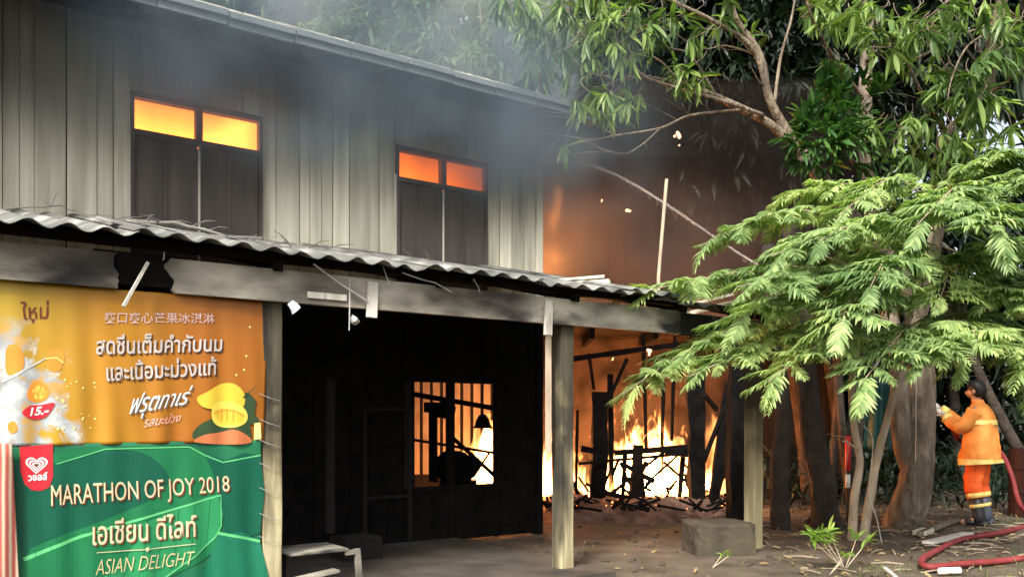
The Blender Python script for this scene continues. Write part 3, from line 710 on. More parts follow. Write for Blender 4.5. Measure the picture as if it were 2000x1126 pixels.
for x, y in ((185,747),(488,638),(475,722),(460,732),(480,695)):
    r = 2.4; poly_print('o', [(x-r,y),(x,y-r),(x+r,y),(x,y+r)], I['glow'], name='sparkle_print')
text_print('o', 'ใหม่', [(40,588),(96,586),(94,622),(44,624)], I['brown'], bold=.01)
poly_print('o', [(60,622),(68,622),(64,632)], I['brown'])
poly_print('o', [(42,806),(58,792),(80,790),(106,786),(96,806),(84,816),(62,818)], I['red'], smoothn=3, name='price_tag_print')
text_print('o', '15.-', [(57,796),(96,791),(94,808),(58,812)], I['white'], bold=.03, shear=.2)
text_print('o', '爽口爽心芒果冰淇淋', [(204,608),(418,612),(418,632),(203,631)], I['pinkg'], bold=.01)
text_print('o', 'สดชื่นเต็มคำกับนม', [(188,652),(434,650),(432,686),(188,692)], I['greyw'], bold=.014, shadow=I['dark'])
text_print('o', 'และเนื้อมะม่วงแท้', [(207,704),(421,696),(420,732),(208,744)], I['greyw'], bold=.014, shadow=I['dark'])
text_print('o', 'ฟรุตทาเร่', [(262,762),(376,752),(366,798),(250,822)], I['white'], bold=.0, shear=.3, shadow=I['shade'])
text_print('o', 'รสมะม่วง', [(284,812),(356,804),(352,822),(280,834)], I['pink'], shear=.2)
poly_print('o', [(375,852),(386,832),(410,818),(440,812),(480,820),(488,845),(484,862),(440,866),(395,864)], I['dgreen'], smoothn=3, name='leaf_print')
poly_print('o', [(462,778),(480,766),(498,784),(490,800),(505,822),(484,828),(468,812)], I['dgreen'], smoothn=3, name='leaf_print')
poly_print('o', [(378,862),(400,848),(430,844),(455,838),(482,850),(488,864),(440,867)], I['salmon'], smoothn=3, name='fruit_print')
poly_print('o', [(384,776),(404,764),(428,750),(450,748),(468,758),(476,776),(470,796),(440,800),(410,798),(392,792)], I['yellow'], smoothn=4, name='mango_print')
poly_print('o', [(412,800),(420,786),(440,784),(466,790),(480,806),(478,824),(456,834),(428,832),(414,820)], I['yellow2'], smoothn=4, name='mango_print')
poly_print('o', [(418,806),(428,798),(450,798),(472,808),(470,822),(450,828),(430,826)], I['yellow'], smoothn=4, name='mango_print')
stroke('o', [(416,806),(436,800),(456,802),(474,812)], 2.5, 3.5, I['orange']); 
for x in (432, 442, 453): stroke('o', [(x,798),(x+1,812),(x,824)], 2, 1.4, I['orange'])
stroke('o', [(472,776),(486,764),(498,752)], 3, 1, I['dgreen'])
poly_print('o', [(494,826),(506,824),(508,856),(494,858)], I['glow'], name='print')
# --- green banner artwork: banana leaves
poly_print('g', [(26,905),(70,890),(130,880),(180,872),(240,872),(370,870),(400,886),(430,900),(440,940),(432,1030),(425,1060),(400,1090),(330,1126),(240,1200),(50,1200)], I['leaf'], smoothn=3, name='leaf_print')
poly_print('g', [(30,900),(110,905),(200,880),(280,884),(330,930),(300,970),(200,1015),(60,1070),(44,1100)], I['deepgreen'], smoothn=4, name='leaf_print')
poly_print('g', [(255,1030),(330,1000),(432,962),(432,1026),(420,1050),(380,1086),(300,1140),(220,1160),(180,1120),(200,1060)], I['leaf2'], smoothn=2, name='leaf_print')
poly_print('g', [(400,888),(440,898),(508,888),(508,1040),(440,1036),(436,960)], I['deepgreen'], smoothn=2, name='leaf_print')
poly_print('g', [(430,1044),(508,1056),(508,1190),(320,1190),(400,1110)], I['teal'], smoothn=2, name='leaf_print')
poly_print('g', [(44,1100),(180,1040),(260,1060),(200,1126),(120,1200),(50,1200)], I['leaf'], smoothn=3, name='leaf_print')
stroke('g', [(46,1092),(90,1074),(160,1046),(260,1016),(350,990),(432,966)], 8, 3, I['vein'], 'vein_print')
stroke('g', [(426,1040),(470,1048),(508,1056)], 6, 5, I['vein'], 'vein_print')
stroke('g', [(110,905),(160,890),(205,876),(370,872),(400,888),(436,902),(508,888)], 2, 2.6, I['vein'], 'vein_print')
stroke('g', [(432,966),(432,1026),(420,1048),(380,1084),(330,1120),(260,1180)], 1.6, 3.4, I['vein'], 'vein_print')
for i in range(12):
    x = 70 + i * 31; stroke('g', [(x, 1078 - i * 9.5), (x - 8, 1126 - i * 6), (x - 20, 1180 - i * 6)], 1.2, .4, I['leaf'], 'vein_print')
poly_print('g', [(38,872),(102,866),(103,930),(96,950),(80,958),(62,956),(48,944),(40,920)], I['red'], smoothn=1, name='badge_print')
def heart(cx, cy, w, h, n=26):
    o = []
    for i in range(n):
        t = 2 * math.pi * i / n; x = 16 * math.sin(t)**3; y = 13*math.cos(t) - 5*math.cos(2*t) - 2*math.cos(3*t) - math.cos(4*t)
        o.append((cx + x / 34 * w, cy - (y + 2) / 30 * h))
    return o
for w, h, m_ in ((46, 34, 'white'), (38, 27, 'red'), (32, 22, 'white'), (24, 16, 'red'), (18, 12, 'white'), (11, 8, 'brown')):
    poly_print('g', heart(71, 908, w, h), I[m_], name='heart_print')
text_print('g', 'วอลล์', [(54,924),(92,921),(92,936),(55,939)], I['white'], bold=.03)
text_print('g', 'MARATHON OF JOY 2018', [(99,946),(447,928),(449,968),(100,1000)], I['cream'], bold=0, shadow=I['brown'])
text_print('g', 'เอเชียน ดีไลท์', [(180,1010),(382,1000),(382,1046),(180,1064)], I['cream'], bold=.012, shadow=I['brown'])
stroke('g', [(188,1078),(282,1071)], 1.6, 1.6, I['cream']); stroke('g', [(292,1070),(380,1060)], 1.6, 1.6, I['cream'])
poly_print('g', [(281,1071),(286,1065),(291,1070),(286,1076)], I['cream'])
text_print('g', 'ASIAN DELIGHT', [(190,1092),(378,1074),(372,1100),(186,1122)], I['gold'], bold=-.012)
# lacing wires from the banners round the post
for i, y in enumerate((772, 822, 862, 907, 955, 1005, 1050)):
    a, b = on_front(506, y - 4, -.03), on_front(548, y + 10, -.03)
    a.y = BY - .02; b.y = -.02
    MB().tube([a, (a + b) / 2 + Vector((0, -.012, -.006)), b], .0022, 4).build('lacing', M['wire'], gb if y > 860 else ob)
# striped cloth at the far left
def striped():
    m, nt, p, N, L = new_mat('striped_cloth'); tc = N.new('ShaderNodeTexCoord'); w = N.new('ShaderNodeTexWave'); w.bands_direction = 'X'; w.inputs['Scale'].default_value = 9; w.inputs['Distortion'].default_value = .6
    L.new(tc.outputs['Object'], w.inputs[0]); rp = N.new('ShaderNodeValToRGB'); L.new(w.outputs[0], rp.inputs[0]); rp.color_ramp.elements.new(.6)
    for e, q, c in zip(rp.color_ramp.elements, (.2, .55, .9), ((.30,.07,.05), (.42,.16,.11), (.45,.36,.26))): e.position = q; e.color = (*c, 1)
    L.new(rp.outputs[0], p.inputs['Base Color']); p.inputs['Roughness'].default_value = .9; return m
c = [bp(-60, 864), bp(22, 866), bp(40, 1200), bp(-60, 1200)]; vs = []; fs = []; n1, n2 = 40, 12
for j in range(n2 + 1):
    for i in range(n1 + 1):
        u, v = i / n1, j / n2; X = (c[0][0]*(1-u) + c[1][0]*u)*(1-v) + (c[3][0]*(1-u) + c[2][0]*u)*v; Z = (c[0][1]*(1-u) + c[1][1]*u)*(1-v) + (c[3][1]*(1-u) + c[2][1]*u)*v
        vs.append((X, BY - .045 + .012 * math.sin(X * 40 + v), Z))
for j in range(n2):
    for i in range(n1): q = j*(n1+1)+i; fs.append((q, q+1, q+n1+2, q+n1+1))
sc_ = MB().add(vs, fs).build('striped_cloth', striped(), smooth=True); place_house(sc_)
s_ = sc_.modifiers.new('t', 'SOLIDIFY'); s_.thickness = .002
tag(sc_, 'reddish striped woven cloth hanging left of the green banner', 'cloth')
# ================================================================== FIRE
fire_c = at(1270, 900, 12.4)
def volume_box(name, c, sx, sy, z0, z1, mat, label=None, rz=0.0, cat=None, rough=True):
    o = MB().box(-sx/2, sx/2, -sy/2, sy/2, 0, z1 - z0).build(name, mat); o.location = (c[0], c[1], z0); o.rotation_euler = (0, 0, rz)
    tag(o, label, cat, kind='stuff'); o.visible_shadow = True
    return o
# main blaze under the rear building, right of the corner
volume_box('flames', (1.98, 12.75), 1.9, 1.3, .22, 2.3, flame_mat('fire_main', 105, 2.1, thr=.35, sc=4.2, base=0, fall=1.22, cen=(.0, 0, 1.15, .9), seed=3, step=.2), 'white-hot blaze under the rear building right of the corner post')
volume_box('flames', (.66, 13.1), .9, 1.0, .18, 1.9, flame_mat('fire_mid', 80, 1.7, thr=.35, sc=4, fall=1.2, cen=(0, 0, .6, .6), seed=9), 'flames behind the middle canopy post')
volume_box('flames', (-.55, 12.0), 1.0, .9, .45, 1.7, flame_mat('fire_room', 110, 1.3, thr=.35, sc=4, fall=1.15, cen=(.22, 0, .46, .6), seed=21), 'flames seen through the ground floor window')
volume_box('flames', (2.35, 12.2), .9, .6, .1, 1.0, flame_mat('fire_low', 50, .9, thr=.36, sc=4, fall=1.1, cen=(0, 0, .5, .5), seed=31), 'low flames at the foot of the charred posts')
volume_box('flames', (.62, 11.9), 1.0, .7, 3.3, 4.5, flame_mat('fire_eave', 7.0, 1.3, thr=.36, sc=1.3, base=0, fall=.35, cen=(-.25, 0, .55, .5), seed=5, sharp=.4), 'flames licking out under the burning eave at the corner')
xm = W1[1] + .35
def room(x0, x1, mat, lab): o = MB().box(x0, x1, WY + .25, 5.9, 2.75, 4.55).build('flames', mat); place_house(o); tag(o, lab, kind='stuff')
room(-8.5, xm, flame_mat('fire_left_room', 3.0, 6, colr=(1, .235, .035), thr=-.1, sc=.8, fall=.05, cen=(W1[1] - .1, 4.0, 1.45, 9.0), seed=2, sharp=.8, step=1.2), 'yellow fire filling the upper room behind the left transom')
room(xm + .02, xc - .15, flame_mat('fire_right_room', .62, 6, colr=(1, .17, .022), thr=-.1, sc=.8, fall=.05, cen=(W2[1] - .2, 4.0, 2.6, 9.0), seed=7, sharp=.8, step=1.2), 'orange fire filling the upper room behind the right transom')
def lamp(name, p, e, r, c=(1, .42, .12), par=None):
    l = bpy.data.lights.new(name, 'POINT'); l.energy = e; l.shadow_soft_size = r; l.color = c
    o = bpy.data.objects.new(name, l); col.objects.link(o); o.location = p; return o
lamp('fire_light', (1.95, 12.6, 1.2), 8, .45); lamp('fire_light', (1.9, 11.95, .75), 16, .25); lamp('fire_light', (.6, 13.0, .9), 10, .35); lamp('fire_light', (-.5, 12.0, .9), 10, .3)
lamp('fire_light', (.62, 13.4, 3.8), 55, .25)

# ================================================================== REAR BUILDING
rear = empty('rear_building', (1.9, 14.3, 0), 0, 'smoke-brown board building burning behind the house, seen right of the corner', 'building')
def rp_(px, py, d): v = at(px, py, d); return v - rear.location
x = -5.6
while x < 3.3:
    w = random.uniform(.22, .34)
    MB().box(x + .003, x + w - .003, -.012 + random.uniform(-.008, .008), .02, 0, 5.62 if x > -2.4 else 2.9).build('board', M['rear'], rear)
    x += w
MB().box(-5.7, 3.5, .035, .045, 0, 5.6).build('light_stop', M['char_shade'], rear)  # added dark sheet that stops bright glints between the boards
MB().box(-2.4, 3.4, -2.0, -.02, 2.62, 2.72).build('upper_floor', M['char_shade'], rear)  # unseen floor added to block firelight from rising to the boards above
for jx in (-.8, .1, .9, 1.7): MB().box(jx, jx + .07, -2.0, -.02, 2.45, 2.617).build('joist', M['char_shade'], rear)
MB().box(-2.4, 3.4, 1.2, 1.26, 0, 2.2).build('back_wall', M['rear'], rear)
MB().bar((-2.6, -1.1, 5.42), (3.9, -1.1, 5.36), .10, .22, jag=.2).build('eave_beam', M['char_shade'], rear)
MB().add([(-2.6,-1.2,5.5),(3.9,-1.2,5.45),(3.9,2.0,6.3),(-2.6,2.0,6.3)], [(0,1,2,3)]).build('roof', M['char_shade'], rear)
MB().add([(-2.6,-1.15,5.5),(3.9,-1.15,5.45),(3.9,-1.15,5.70),(2.2,-1.15,5.95),(-.6,-1.15,5.95),(-2.6,-1.15,6.0)], [(0,1,2,3,4,5)]).build('gable_board', M['char_shade'], rear)
def chpost(pxa, pya, pxb, pyb, d, w, name='post'):
    a = rp_(pxa, pya, d); b = rp_(pxb, pyb, d); MB().bar(a, b, w, w, jag=.10).build(name, M['char_shade'], rear)
chpost(1168, 1000, 1172, 765, 12.1, .22); chpost(1195, 990, 1192, 730, 12.2, .07)
chpost(1290, 985, 1296, 740, 12.3, .05); chpost(1125, 960, 1128, 800, 12.3, .04, 'stud')
for (a, b, w) in (((1130,905),(1350,884),.04), ((1190,965),(1300,880),.035), ((1225,985),(1262,900),.05), ((1130,930),(1150,960),.03), ((1260,945),(1345,870),.03)):
    chpost(*a, *b, 11.9, w, 'brace')
chpost(1200, 884, 1345, 872, 11.95, .075, 'brace'); chpost(1238, 985, 1246, 868, 11.95, .13, 'stud'); chpost(1300, 880, 1352, 884, 11.9, .12, 'brace'); chpost(1278, 940, 1216, 905, 11.95, .07, 'brace'); chpost(1135, 875, 1160, 880, 12.0, .08, 'brace'); chpost(1225, 700, 1180, 800, 12.0, .05, 'brace'); chpost(1120, 700, 1330, 672, 12.0, .07, 'brace'); chpost(1262, 880, 1256, 650, 12.4, .05, 'stud'); chpost(1312, 860, 1318, 655, 12.2, .04, 'stud'); chpost(1150, 690, 1160, 760, 12.0, .04, 'stud'); chpost(1215, 990, 1221, 880, 12.0, .06, 'stud'); chpost(1258, 985, 1250, 905, 12.0, .07, 'stud'); chpost(1326, 990, 1335, 870, 12.0, .06, 'stud'); chpost(1180, 962, 1290, 985, 11.9, .06, 'brace'); chpost(1100, 905, 1140, 985, 12.0, .05, 'brace')
mb = MB()
for i in range(26):
    u = random.random(); p = Vector((1.15 + 1.6 * u, random.uniform(11.9, 12.2), random.uniform(.05, .45))); mb.bar(p, p + Vector((random.uniform(-.35, .35), 0, random.uniform(-.05, .35))), .035, .03, jag=.3)
tag(mb.build('burnt_debris', M['char_shade']), 'tangle of charred sticks standing in the blaze', kind='stuff')
tag(MB().bar(at(1362, 1010, 11.7), at(1358, 735, 11.7), .20, .17, jag=.12).build('charred_post', M['char_shade']), 'upright charred post at the right edge of the blaze', 'post', 'charred posts beside the blaze')
tag(MB().bar(at(1390, 1008, 11.5), at(1424, 750, 11.5), .13, .13, jag=.14).build('charred_post', M['char_shade']), 'charred post leaning right beside the upright one', 'post', 'charred posts beside the blaze')
tag(MB().bar(at(1440, 1012, 11.0), at(1446, 600, 11.0), .25, .22, jag=.10).build('charred_post', M['char_shade']), 'thick black post between the blaze and the pale canopy post', 'post', 'charred posts beside the blaze')
for i, (a, b, w) in enumerate((((1372, 905), (1422, 780), .05), ((1384, 985), (1424, 905), .05), ((1400, 800), (1375, 770), .05))):
    tag(MB().bar(at(*a, 11.6), at(*b, 11.4), w, w, jag=.1).build('charred_stick', M['char_shade']), ('charred stick leaning across the gap between the two black posts', 'charred stick low between the leaning black posts', 'short charred stick near the top of the black posts')[i], 'stick', 'charred sticks in the blaze')
volume_box('flames', (3.0, 12.4), .5, .5, .25, 1.9, flame_mat('fire_gap', 9, 1.7, thr=.36, sc=3, fall=.7, seed=41, cen=(0, 0, .3, .4)), 'thin flames glowing between the leaning charred posts')
# ash heap / burning floor
m = MB(); vs = []; fs = []; nx, ny = 44, 18
for j in range(ny + 1):
    for i in range(nx + 1):
        x = .2 + 3.0 * i / nx; y = 10.9 + 2.6 * j / ny
        e = min(i, nx - i) / 6; e2 = min(j, ny - j) / 4; k_ = min(1, e) * min(1, e2)
        vs.append((x, y, -.06 + k_ * (.30 + .09 * mnoise.noise(Vector((x * 3, y * 3, 1))) + .05 * mnoise.noise(Vector((x * 9, y * 9, 1))))))
for j in range(ny):
    for i in range(nx): q = j*(nx+1)+i; fs.append((q, q+1, q+nx+2, q+nx+1))
tag(m.add(vs, fs).build('ash', M['ash']), 'smouldering ash and burnt rubble in front of the blaze', kind='stuff')
for i in range(34):
    pass
mb = MB()
for i in range(110):
    x, y = random.uniform(.4, 3.1), random.uniform(10.9, 12.2); a = random.uniform(0, 3.14); L_ = random.uniform(.12, .5)
    mb.bar((x, y, .16), (x + L_ * math.cos(a), y + L_ * .5 * math.sin(a), .22 + random.uniform(-.03, .09)), .03, .025, jag=.2)
tag(mb.build('burnt_debris', M['char_shade']), 'heap of burnt sticks lying on the ash', kind='stuff')
mb = MB()
for i in range(60):
    x, y = random.uniform(.5, 3.1), random.uniform(11.1, 12.2); mb.ball((x, y, random.uniform(.12, .28)), random.uniform(.004, .013), 5, 3)
tag(mb.build('glowing_coals', emis('coal', (1, .22, .05), 5)), 'small glowing coals scattered over the ash', kind='stuff')
# flying embers
for i, (px, py, d, r, l) in enumerate(((1323, 264, 10.2, .045, 'bright ember flying before the dark foliage, highest of all'), (1228, 412, 10.8, .035, 'glowing ember floating in the brown smoke left of the thin pole'),
        (1176, 392, 10.8, .014, 'tiny ember in the smoke just right of the house corner'), (1268, 686, 11.2, .045, 'ember falling under the canopy end beside the leaf tips'),
        (1196, 700, 11.4, .018, 'small ember above the burning brace under the canopy'), (1326, 284, 10.2, .012, 'tiny spark just under the highest ember'))):
    m = MB()
    for k in range(4): m.ball(Vector((random.uniform(-1, 1), 0, random.uniform(-1.3, 1.3))) * r * .7, r * random.uniform(.3, .55), 6, 4, rough=.3)
    o = m.build('ember', M['ember']); o.location = at(px, py, d); tag(o, l, 'ember', 'embers drifting in the smoke')
# things silhouetted in the ground floor room
def sil(name, mb, label, cat): return tag(mb.build(name, M['char_shade']), label, cat)
sil('rafter_stick', MB().bar(at(800, 768, 10.4), at(985, 800, 10.8), .05, .06), 'fallen charred rafter slanting across the top of the burning window', 'rafter')
t_ = MB(); t_.bar(at(830, 795, 10.5), at(880, 795, 10.5), .3, .12); t_.bar(at(846, 795, 10.5), at(846, 940, 10.5), .10, .10); t_.ball(at(868, 800, 10.5), .13, 8, 5, (1.3, .6, .8), .2)
sil('charred_stand', t_, 'black stand with a lumpy top inside the left half of the burning window', 'stand')
sil('stool_shape', MB().ball(at(892, 912, 10.6), .28, 9, 6, (1.0, .7, .72), .15).bar(at(860, 945, 10.6), at(930, 945, 10.6), .3, .1), 'dark rounded seat silhouetted low in the burning window', 'chair')
sil('fallen_stick', MB().bar(at(885, 855, 10.7), at(985, 945, 10.7), .04, .05), 'charred stick slanting down through the right pane of the burning window', 'stick')
sil('fallen_stick', MB().bar(at(925, 930, 11.0), at(958, 880, 11.0), .03, .03), 'short charred stick rising across the slanting one in the burning window', 'stick')
sil('shelf', MB().bar(at(806, 858, 10.6), at(980, 886, 10.9), .2, .035), 'thin charred shelf crossing the burning window at mid height', 'shelf')
sh = MB(); c0 = at(943, 820, 10.9); rings = []
for z, r in ((.075, .02), (.06, .05), (.0, .085), (-.06, .10), (-.10, .125)): rings.append([c0 + Vector((r * math.cos(a * math.pi / 5), r * math.sin(a * math.pi / 5), z)) for a in range(10)])
sh.loft(rings); sh.tube([c0 + Vector((0, 0, .07)), c0 + Vector((0, 0, .55))], .012, 5)
sil('hanging_lamp', sh, 'bell shaped lamp hanging against the white-hot glow in the window', 'lamp')
# pale slats of the far room wall lit by the fire
sl = empty('slatted_screen', at(905, 850, 12.9) * 1.0, 0, 'vertical slatted screen glowing orange beyond the left pane of the window', 'screen'); sl.location.z = 0
for i in range(13):
    MB().box(-1.05 + i * .15, -.95 + i * .15, 0, .03, .5, 2.4).build('slat', M['stem'], sl)

# ================================================================== SMOKE
s1 = MB().box(-9.2, -.75, 1.54, WY - .04, 3.3, 4.60).build('smoke', smoke_mat('smoke_eave', 3.4, (.14, .165, .19), 1.1, .28, .62, [(2, 3.35, 4.4)], step=1.5)); place_house(s1)
tag(s1, 'dark smoke hanging under the eave before the upper wall', kind='stuff')
s2 = MB().box(-6.6, -1.0, -.15, 1.4, 3.1, 4.95).build('smoke', smoke_mat('smoke_veil', .75, (.22, .285, .34), 1.1, .38, .66, [(2, 3.1, 3.9), (0, -6.6, -5.0), (0, -1.0, -2.0)], step=1.5)); place_house(s2)
s3 = MB().box(-9.2, -5.6, .5, 1.45, 3.9, 4.9).build('smoke', smoke_mat('smoke_and_shade', 4.5, (.02, .022, .027), .9, .22, .6, [(2, 4.0, 4.55), (0, -5.6, -6.6)], step=1.5)); place_house(s3)  # dense black smoke volume, also put in for the eave's own shade
tag(s3, 'black smoke and eave shade put into one volume, top left corner', kind='stuff')
tag(s2, 'pale blue-grey smoke veil drifting before the eave', kind='stuff')
volume_box('smoke', (2.35, 12.6), 4.6, 2.4, 2.6, 5.0, smoke_mat('smoke_warm', .5, (.36, .28, .24), .9, .25, .6, [(2, 2.4, 1.7), (0, 2.3, 1.3)], step=2.0), 'brown firelit smoke between the house corner and the trees')
volume_box('smoke', (1.9, 13.7), 3.4, .5, .3, 2.6, smoke_mat('smoke_low', 1.2, (.36, .29, .26), 1.6, .38, .66, step=1.0), 'firelit smoke behind the blaze')
volume_box('smoke', (2.6, 11.55), 4.2, .6, 4.05, 5.75, smoke_mat('smoke_dark', 2.6, (.05, .04, .035), 1.0, .22, .6, [(2, 0, .8), (0, -2.1, -1.4), (0, 2.1, 1.3)], step=1.5), 'dark smoke hanging under the rear roof right of the house corner')
volume_box('smoke', (3.25, 11.5), 2.9, .7, 2.9, 5.2, smoke_mat('smoke_right', 1.5, (.07, .055, .05), .9, .26, .62, [(0, -1.4, .6), (0, 1.45, 1.2)], step=1.5), 'dark smoke drifting before the rear building towards the trees')
volume_box('smoke', (-1.6, 15.2), 5.4, 2.4, 5.4, 11.5, smoke_mat('smoke_plume', .26, (.78, .84, .86), .42, .36, .66, step=2.0), 'pale grey smoke rising above the roof before the trees')
# ================================================================== FOLIAGE
def leaf_tpl(wid=.2, droop=.25, fold=.05, st=5, wave=0.0):
    vs = []; fs = []
    for i in range(st + 1):
        t = i / st; w = wid / 2 * (math.sin(math.pi * min(1, t * .92 + .04)) ** .75) * (1.0 if t < .98 else .1)
        z = -droop * t * t; k = fold * w / (wid / 2) + wave * math.sin(t * 9)
        vs += [(t, -w, z + k), (t, 0, z), (t, w, z + k)]
    for i in range(st):
        a = i * 3; fs += [(a, a+3, a+4, a+1), (a+1, a+4, a+5, a+2)]
    return np.array(vs, float), fs
def feather_tpl(n=9, droop=.28, seed=0):
    """a drooping frond: mid-rib with opposite, pointed, slightly toothed pinnae"""
    r = random.Random(seed); vs = []; fs = []
    def add(v, f): b = len(vs); vs.extend(v); fs.extend([tuple(i + b for i in q) for q in f])
    def rib(t): return Vector((t - .06 * t * t, .02 * math.sin(t * 3 + seed), -droop * t * t))
    for i in range(6):
        a, b = rib(i / 6), rib((i + 1) / 6); w = .012 * (1 - i / 7)
        add([a + Vector((0, -w, 0)), a + Vector((0, w, 0)), b + Vector((0, w, 0)), b + Vector((0, -w, 0))], [(0, 1, 2, 3)])
    for i in range(n):
        t = .10 + .86 * i / (n - 1)
        L = .30 * (math.sin(math.pi * (t * .80 + .14))) ** .8 + .035
        for s in (-1, 1):
            b = rib(t + r.uniform(-.015, .015)); an = R(r.uniform(48, 64) - 26 * t) * s; d = Vector((math.cos(an), math.sin(an), 0)); sd = Vector((-math.sin(an), math.cos(an), 0))
            dr = r.uniform(.25, .85); L *= r.uniform(.8, 1.1); W = L * .17; v = []; f = []
            ST = 4
            for k in range(ST + 1):
                u = k / ST; w = W / 2 * (1.0, 1.25, 1.05, .75, .03)[k] * (1 + r.uniform(-.15, .15))
                z = -dr * L * u * u + .02 * u
                c = b + d * L * u + Vector((0, 0, z)); v += [c - sd * w + Vector((0, 0, -w * .35)), c, c + sd * w + Vector((0, 0, -w * .35))]
            for k in range(ST): a = k * 3; f += [(a, a+3, a+4, a+1), (a+1, a+4, a+5, a+2)]
            add(v, f)
    return np.array([tuple(v) for v in vs], float), fs
def tpl_mesh(name, tpl, mat):
    me = bpy.data.meshes.new(name); me.from_pydata([tuple(v) for v in tpl[0]], [], tpl[1]); me.materials.append(mat)
    me.polygons.foreach_set('use_smooth', [True] * len(tpl[1])); return me
def frame(pos, d, scale, roll=0.0, up=Vector((0, 0, 1))):
    d = d.normalized()
    if abs(d.dot(up)) > .97: up = Vector((0, 1, 0))
    y = up.cross(d).normalized(); z = d.cross(y)
    m = Matrix((d, y, z)).transposed() @ Matrix.Rotation(roll, 3, 'X')
    return Matrix.Translation(pos) @ (m * scale).to_4x4()
def merged(name, tpls, mats4, mat, parent, kind='stuff'):
    """many leaves as one mesh; mats4 = list of (template index, matrix)"""
    V = []; loops = []; tot = []; base = 0
    for k, tpl in enumerate(tpls):
        Ms = [np.array(m) for i, m in mats4 if i == k]
        if not Ms: continue
        A = np.stack(Ms); v = tpl[0]; vh = np.c_[v, np.ones(len(v))]
        P = np.einsum('nij,vj->nvi', A, vh)[:, :, :3]; n = len(Ms)
        fl = np.array([i for f in tpl[1] for i in f]); ft = np.array([len(f) for f in tpl[1]])
        loops.append((fl[None, :] + (np.arange(n) * len(v))[:, None] + base).ravel()); tot.append(np.tile(ft, n)); V.append(P.reshape(-1, 3)); base += n * len(v)
    if not V: return None
    V = np.concatenate(V); lp = np.concatenate(loops); tt = np.concatenate(tot)
    me = bpy.data.meshes.new(name); me.vertices.add(len(V)); me.vertices.foreach_set('co', V.ravel().astype(np.float32))
    me.loops.add(len(lp)); me.loops.foreach_set('vertex_index', lp.astype(np.int32)); me.polygons.add(len(tt))
    st = np.concatenate([[0], np.cumsum(tt)[:-1]]); me.polygons.foreach_set('loop_start', st.astype(np.int32)); me.polygons.foreach_set('loop_total', tt.astype(np.int32))
    me.update(calc_edges=True); me.validate(); me.polygons.foreach_set('use_smooth', [True] * len(me.polygons))
    o = mesh_obj(name, me, mat, parent); o['kind'] = kind; return o
def rv(s=1.0): return Vector((random.gauss(0, 1), random.gauss(0, 1), random.gauss(0, 1))).normalized() * s
def bez(pts, n=5):
    P = [Vector(p) for p in pts]; Q = []
    for i in range(len(P) - 1):
        p0 = P[max(0, i-1)]; p1 = P[i]; p2 = P[i+1]; p3 = P[min(len(P)-1, i+2)]
        for k in range(n):
            t = k / n; Q.append(.5 * ((2*p1) + (p2-p0)*t + (2*p0-5*p1+4*p2-p3)*t*t + (3*p1-p0-3*p2+p3)*t**3))
    Q.append(P[-1]); return Q
MANGO = [leaf_tpl(.19, .22, .04), leaf_tpl(.17, .42, .05), leaf_tpl(.22, .12, .05, wave=.02), leaf_tpl(.16, .62, .03)]
FEATH = [feather_tpl(15, .16, 1), feather_tpl(16, .30, 2), feather_tpl(13, .45, 3), feather_tpl(17, .12, 4)]

class Tree:
    def __init__(s, name, label, base, group=None, cat='tree', bark='bark'):
        s.root = empty(name, base, 0, label, cat, group); s.base = Vector(base); s.wood = MB(); s.trunk = MB(); s.leaves = []; s.bark = bark
    def limb(s, pts, r0, r1, n=8, trunk=False, rough=.06, k=5):
        Q = bez([Vector(p) - s.base for p in pts], k); m = len(Q) - 1
        (s.trunk if trunk else s.wood).tube(Q, [r0 + (r1 - r0) * i / m for i in range(m + 1)], n, rough=rough)
        return [q + s.base for q in Q]
    def whorl(s, p, d, n, L, spread=1.0, droop=.35, tp=(0, 1, 2, 3)):
        p = Vector(p); d = Vector(d).normalized()
        for i in range(n):
            q = (d + rv(spread)).normalized(); q.z -= droop * random.random(); q.normalize()
            s.leaves.append((random.choice(tp), frame(p - s.base + rv(.02), q, L * random.uniform(.65, 1.15), random.uniform(-.7, .7))))
    def finish(s, tpls, mat, near=0, woodmat=None, piece='leaf', crown='crown', meshes=None):
        if s.trunk.v: s.trunk.build('trunk', M[s.bark], s.root, smooth=True)
        if s.wood.v: s.wood.build('limbs', M[woodmat or s.bark], s.root, smooth=True)
        L = s.leaves
        if near:
            eye = Vector((0, 0, EYE))
            def size(e):
                w = e[1].translation + s.base; dd = w - eye
                inside = dd.y > 0 and -.62 < dd.x / dd.y < .62 and -.2 < dd.z / dd.y < .5
                return (0 if inside else 1, dd.length / e[1].to_scale()[0])
            L = sorted(L, key=size); meshes = meshes or [tpl_mesh(piece, t, mat) for t in tpls]
            for k, m4 in L[:near]:
                o = bpy.data.objects.new(piece, meshes[k]); col.objects.link(o); o.parent = s.root; o.matrix_local = m4
            L = L[near:]
        merged(crown, tpls, L, mat, s.root)

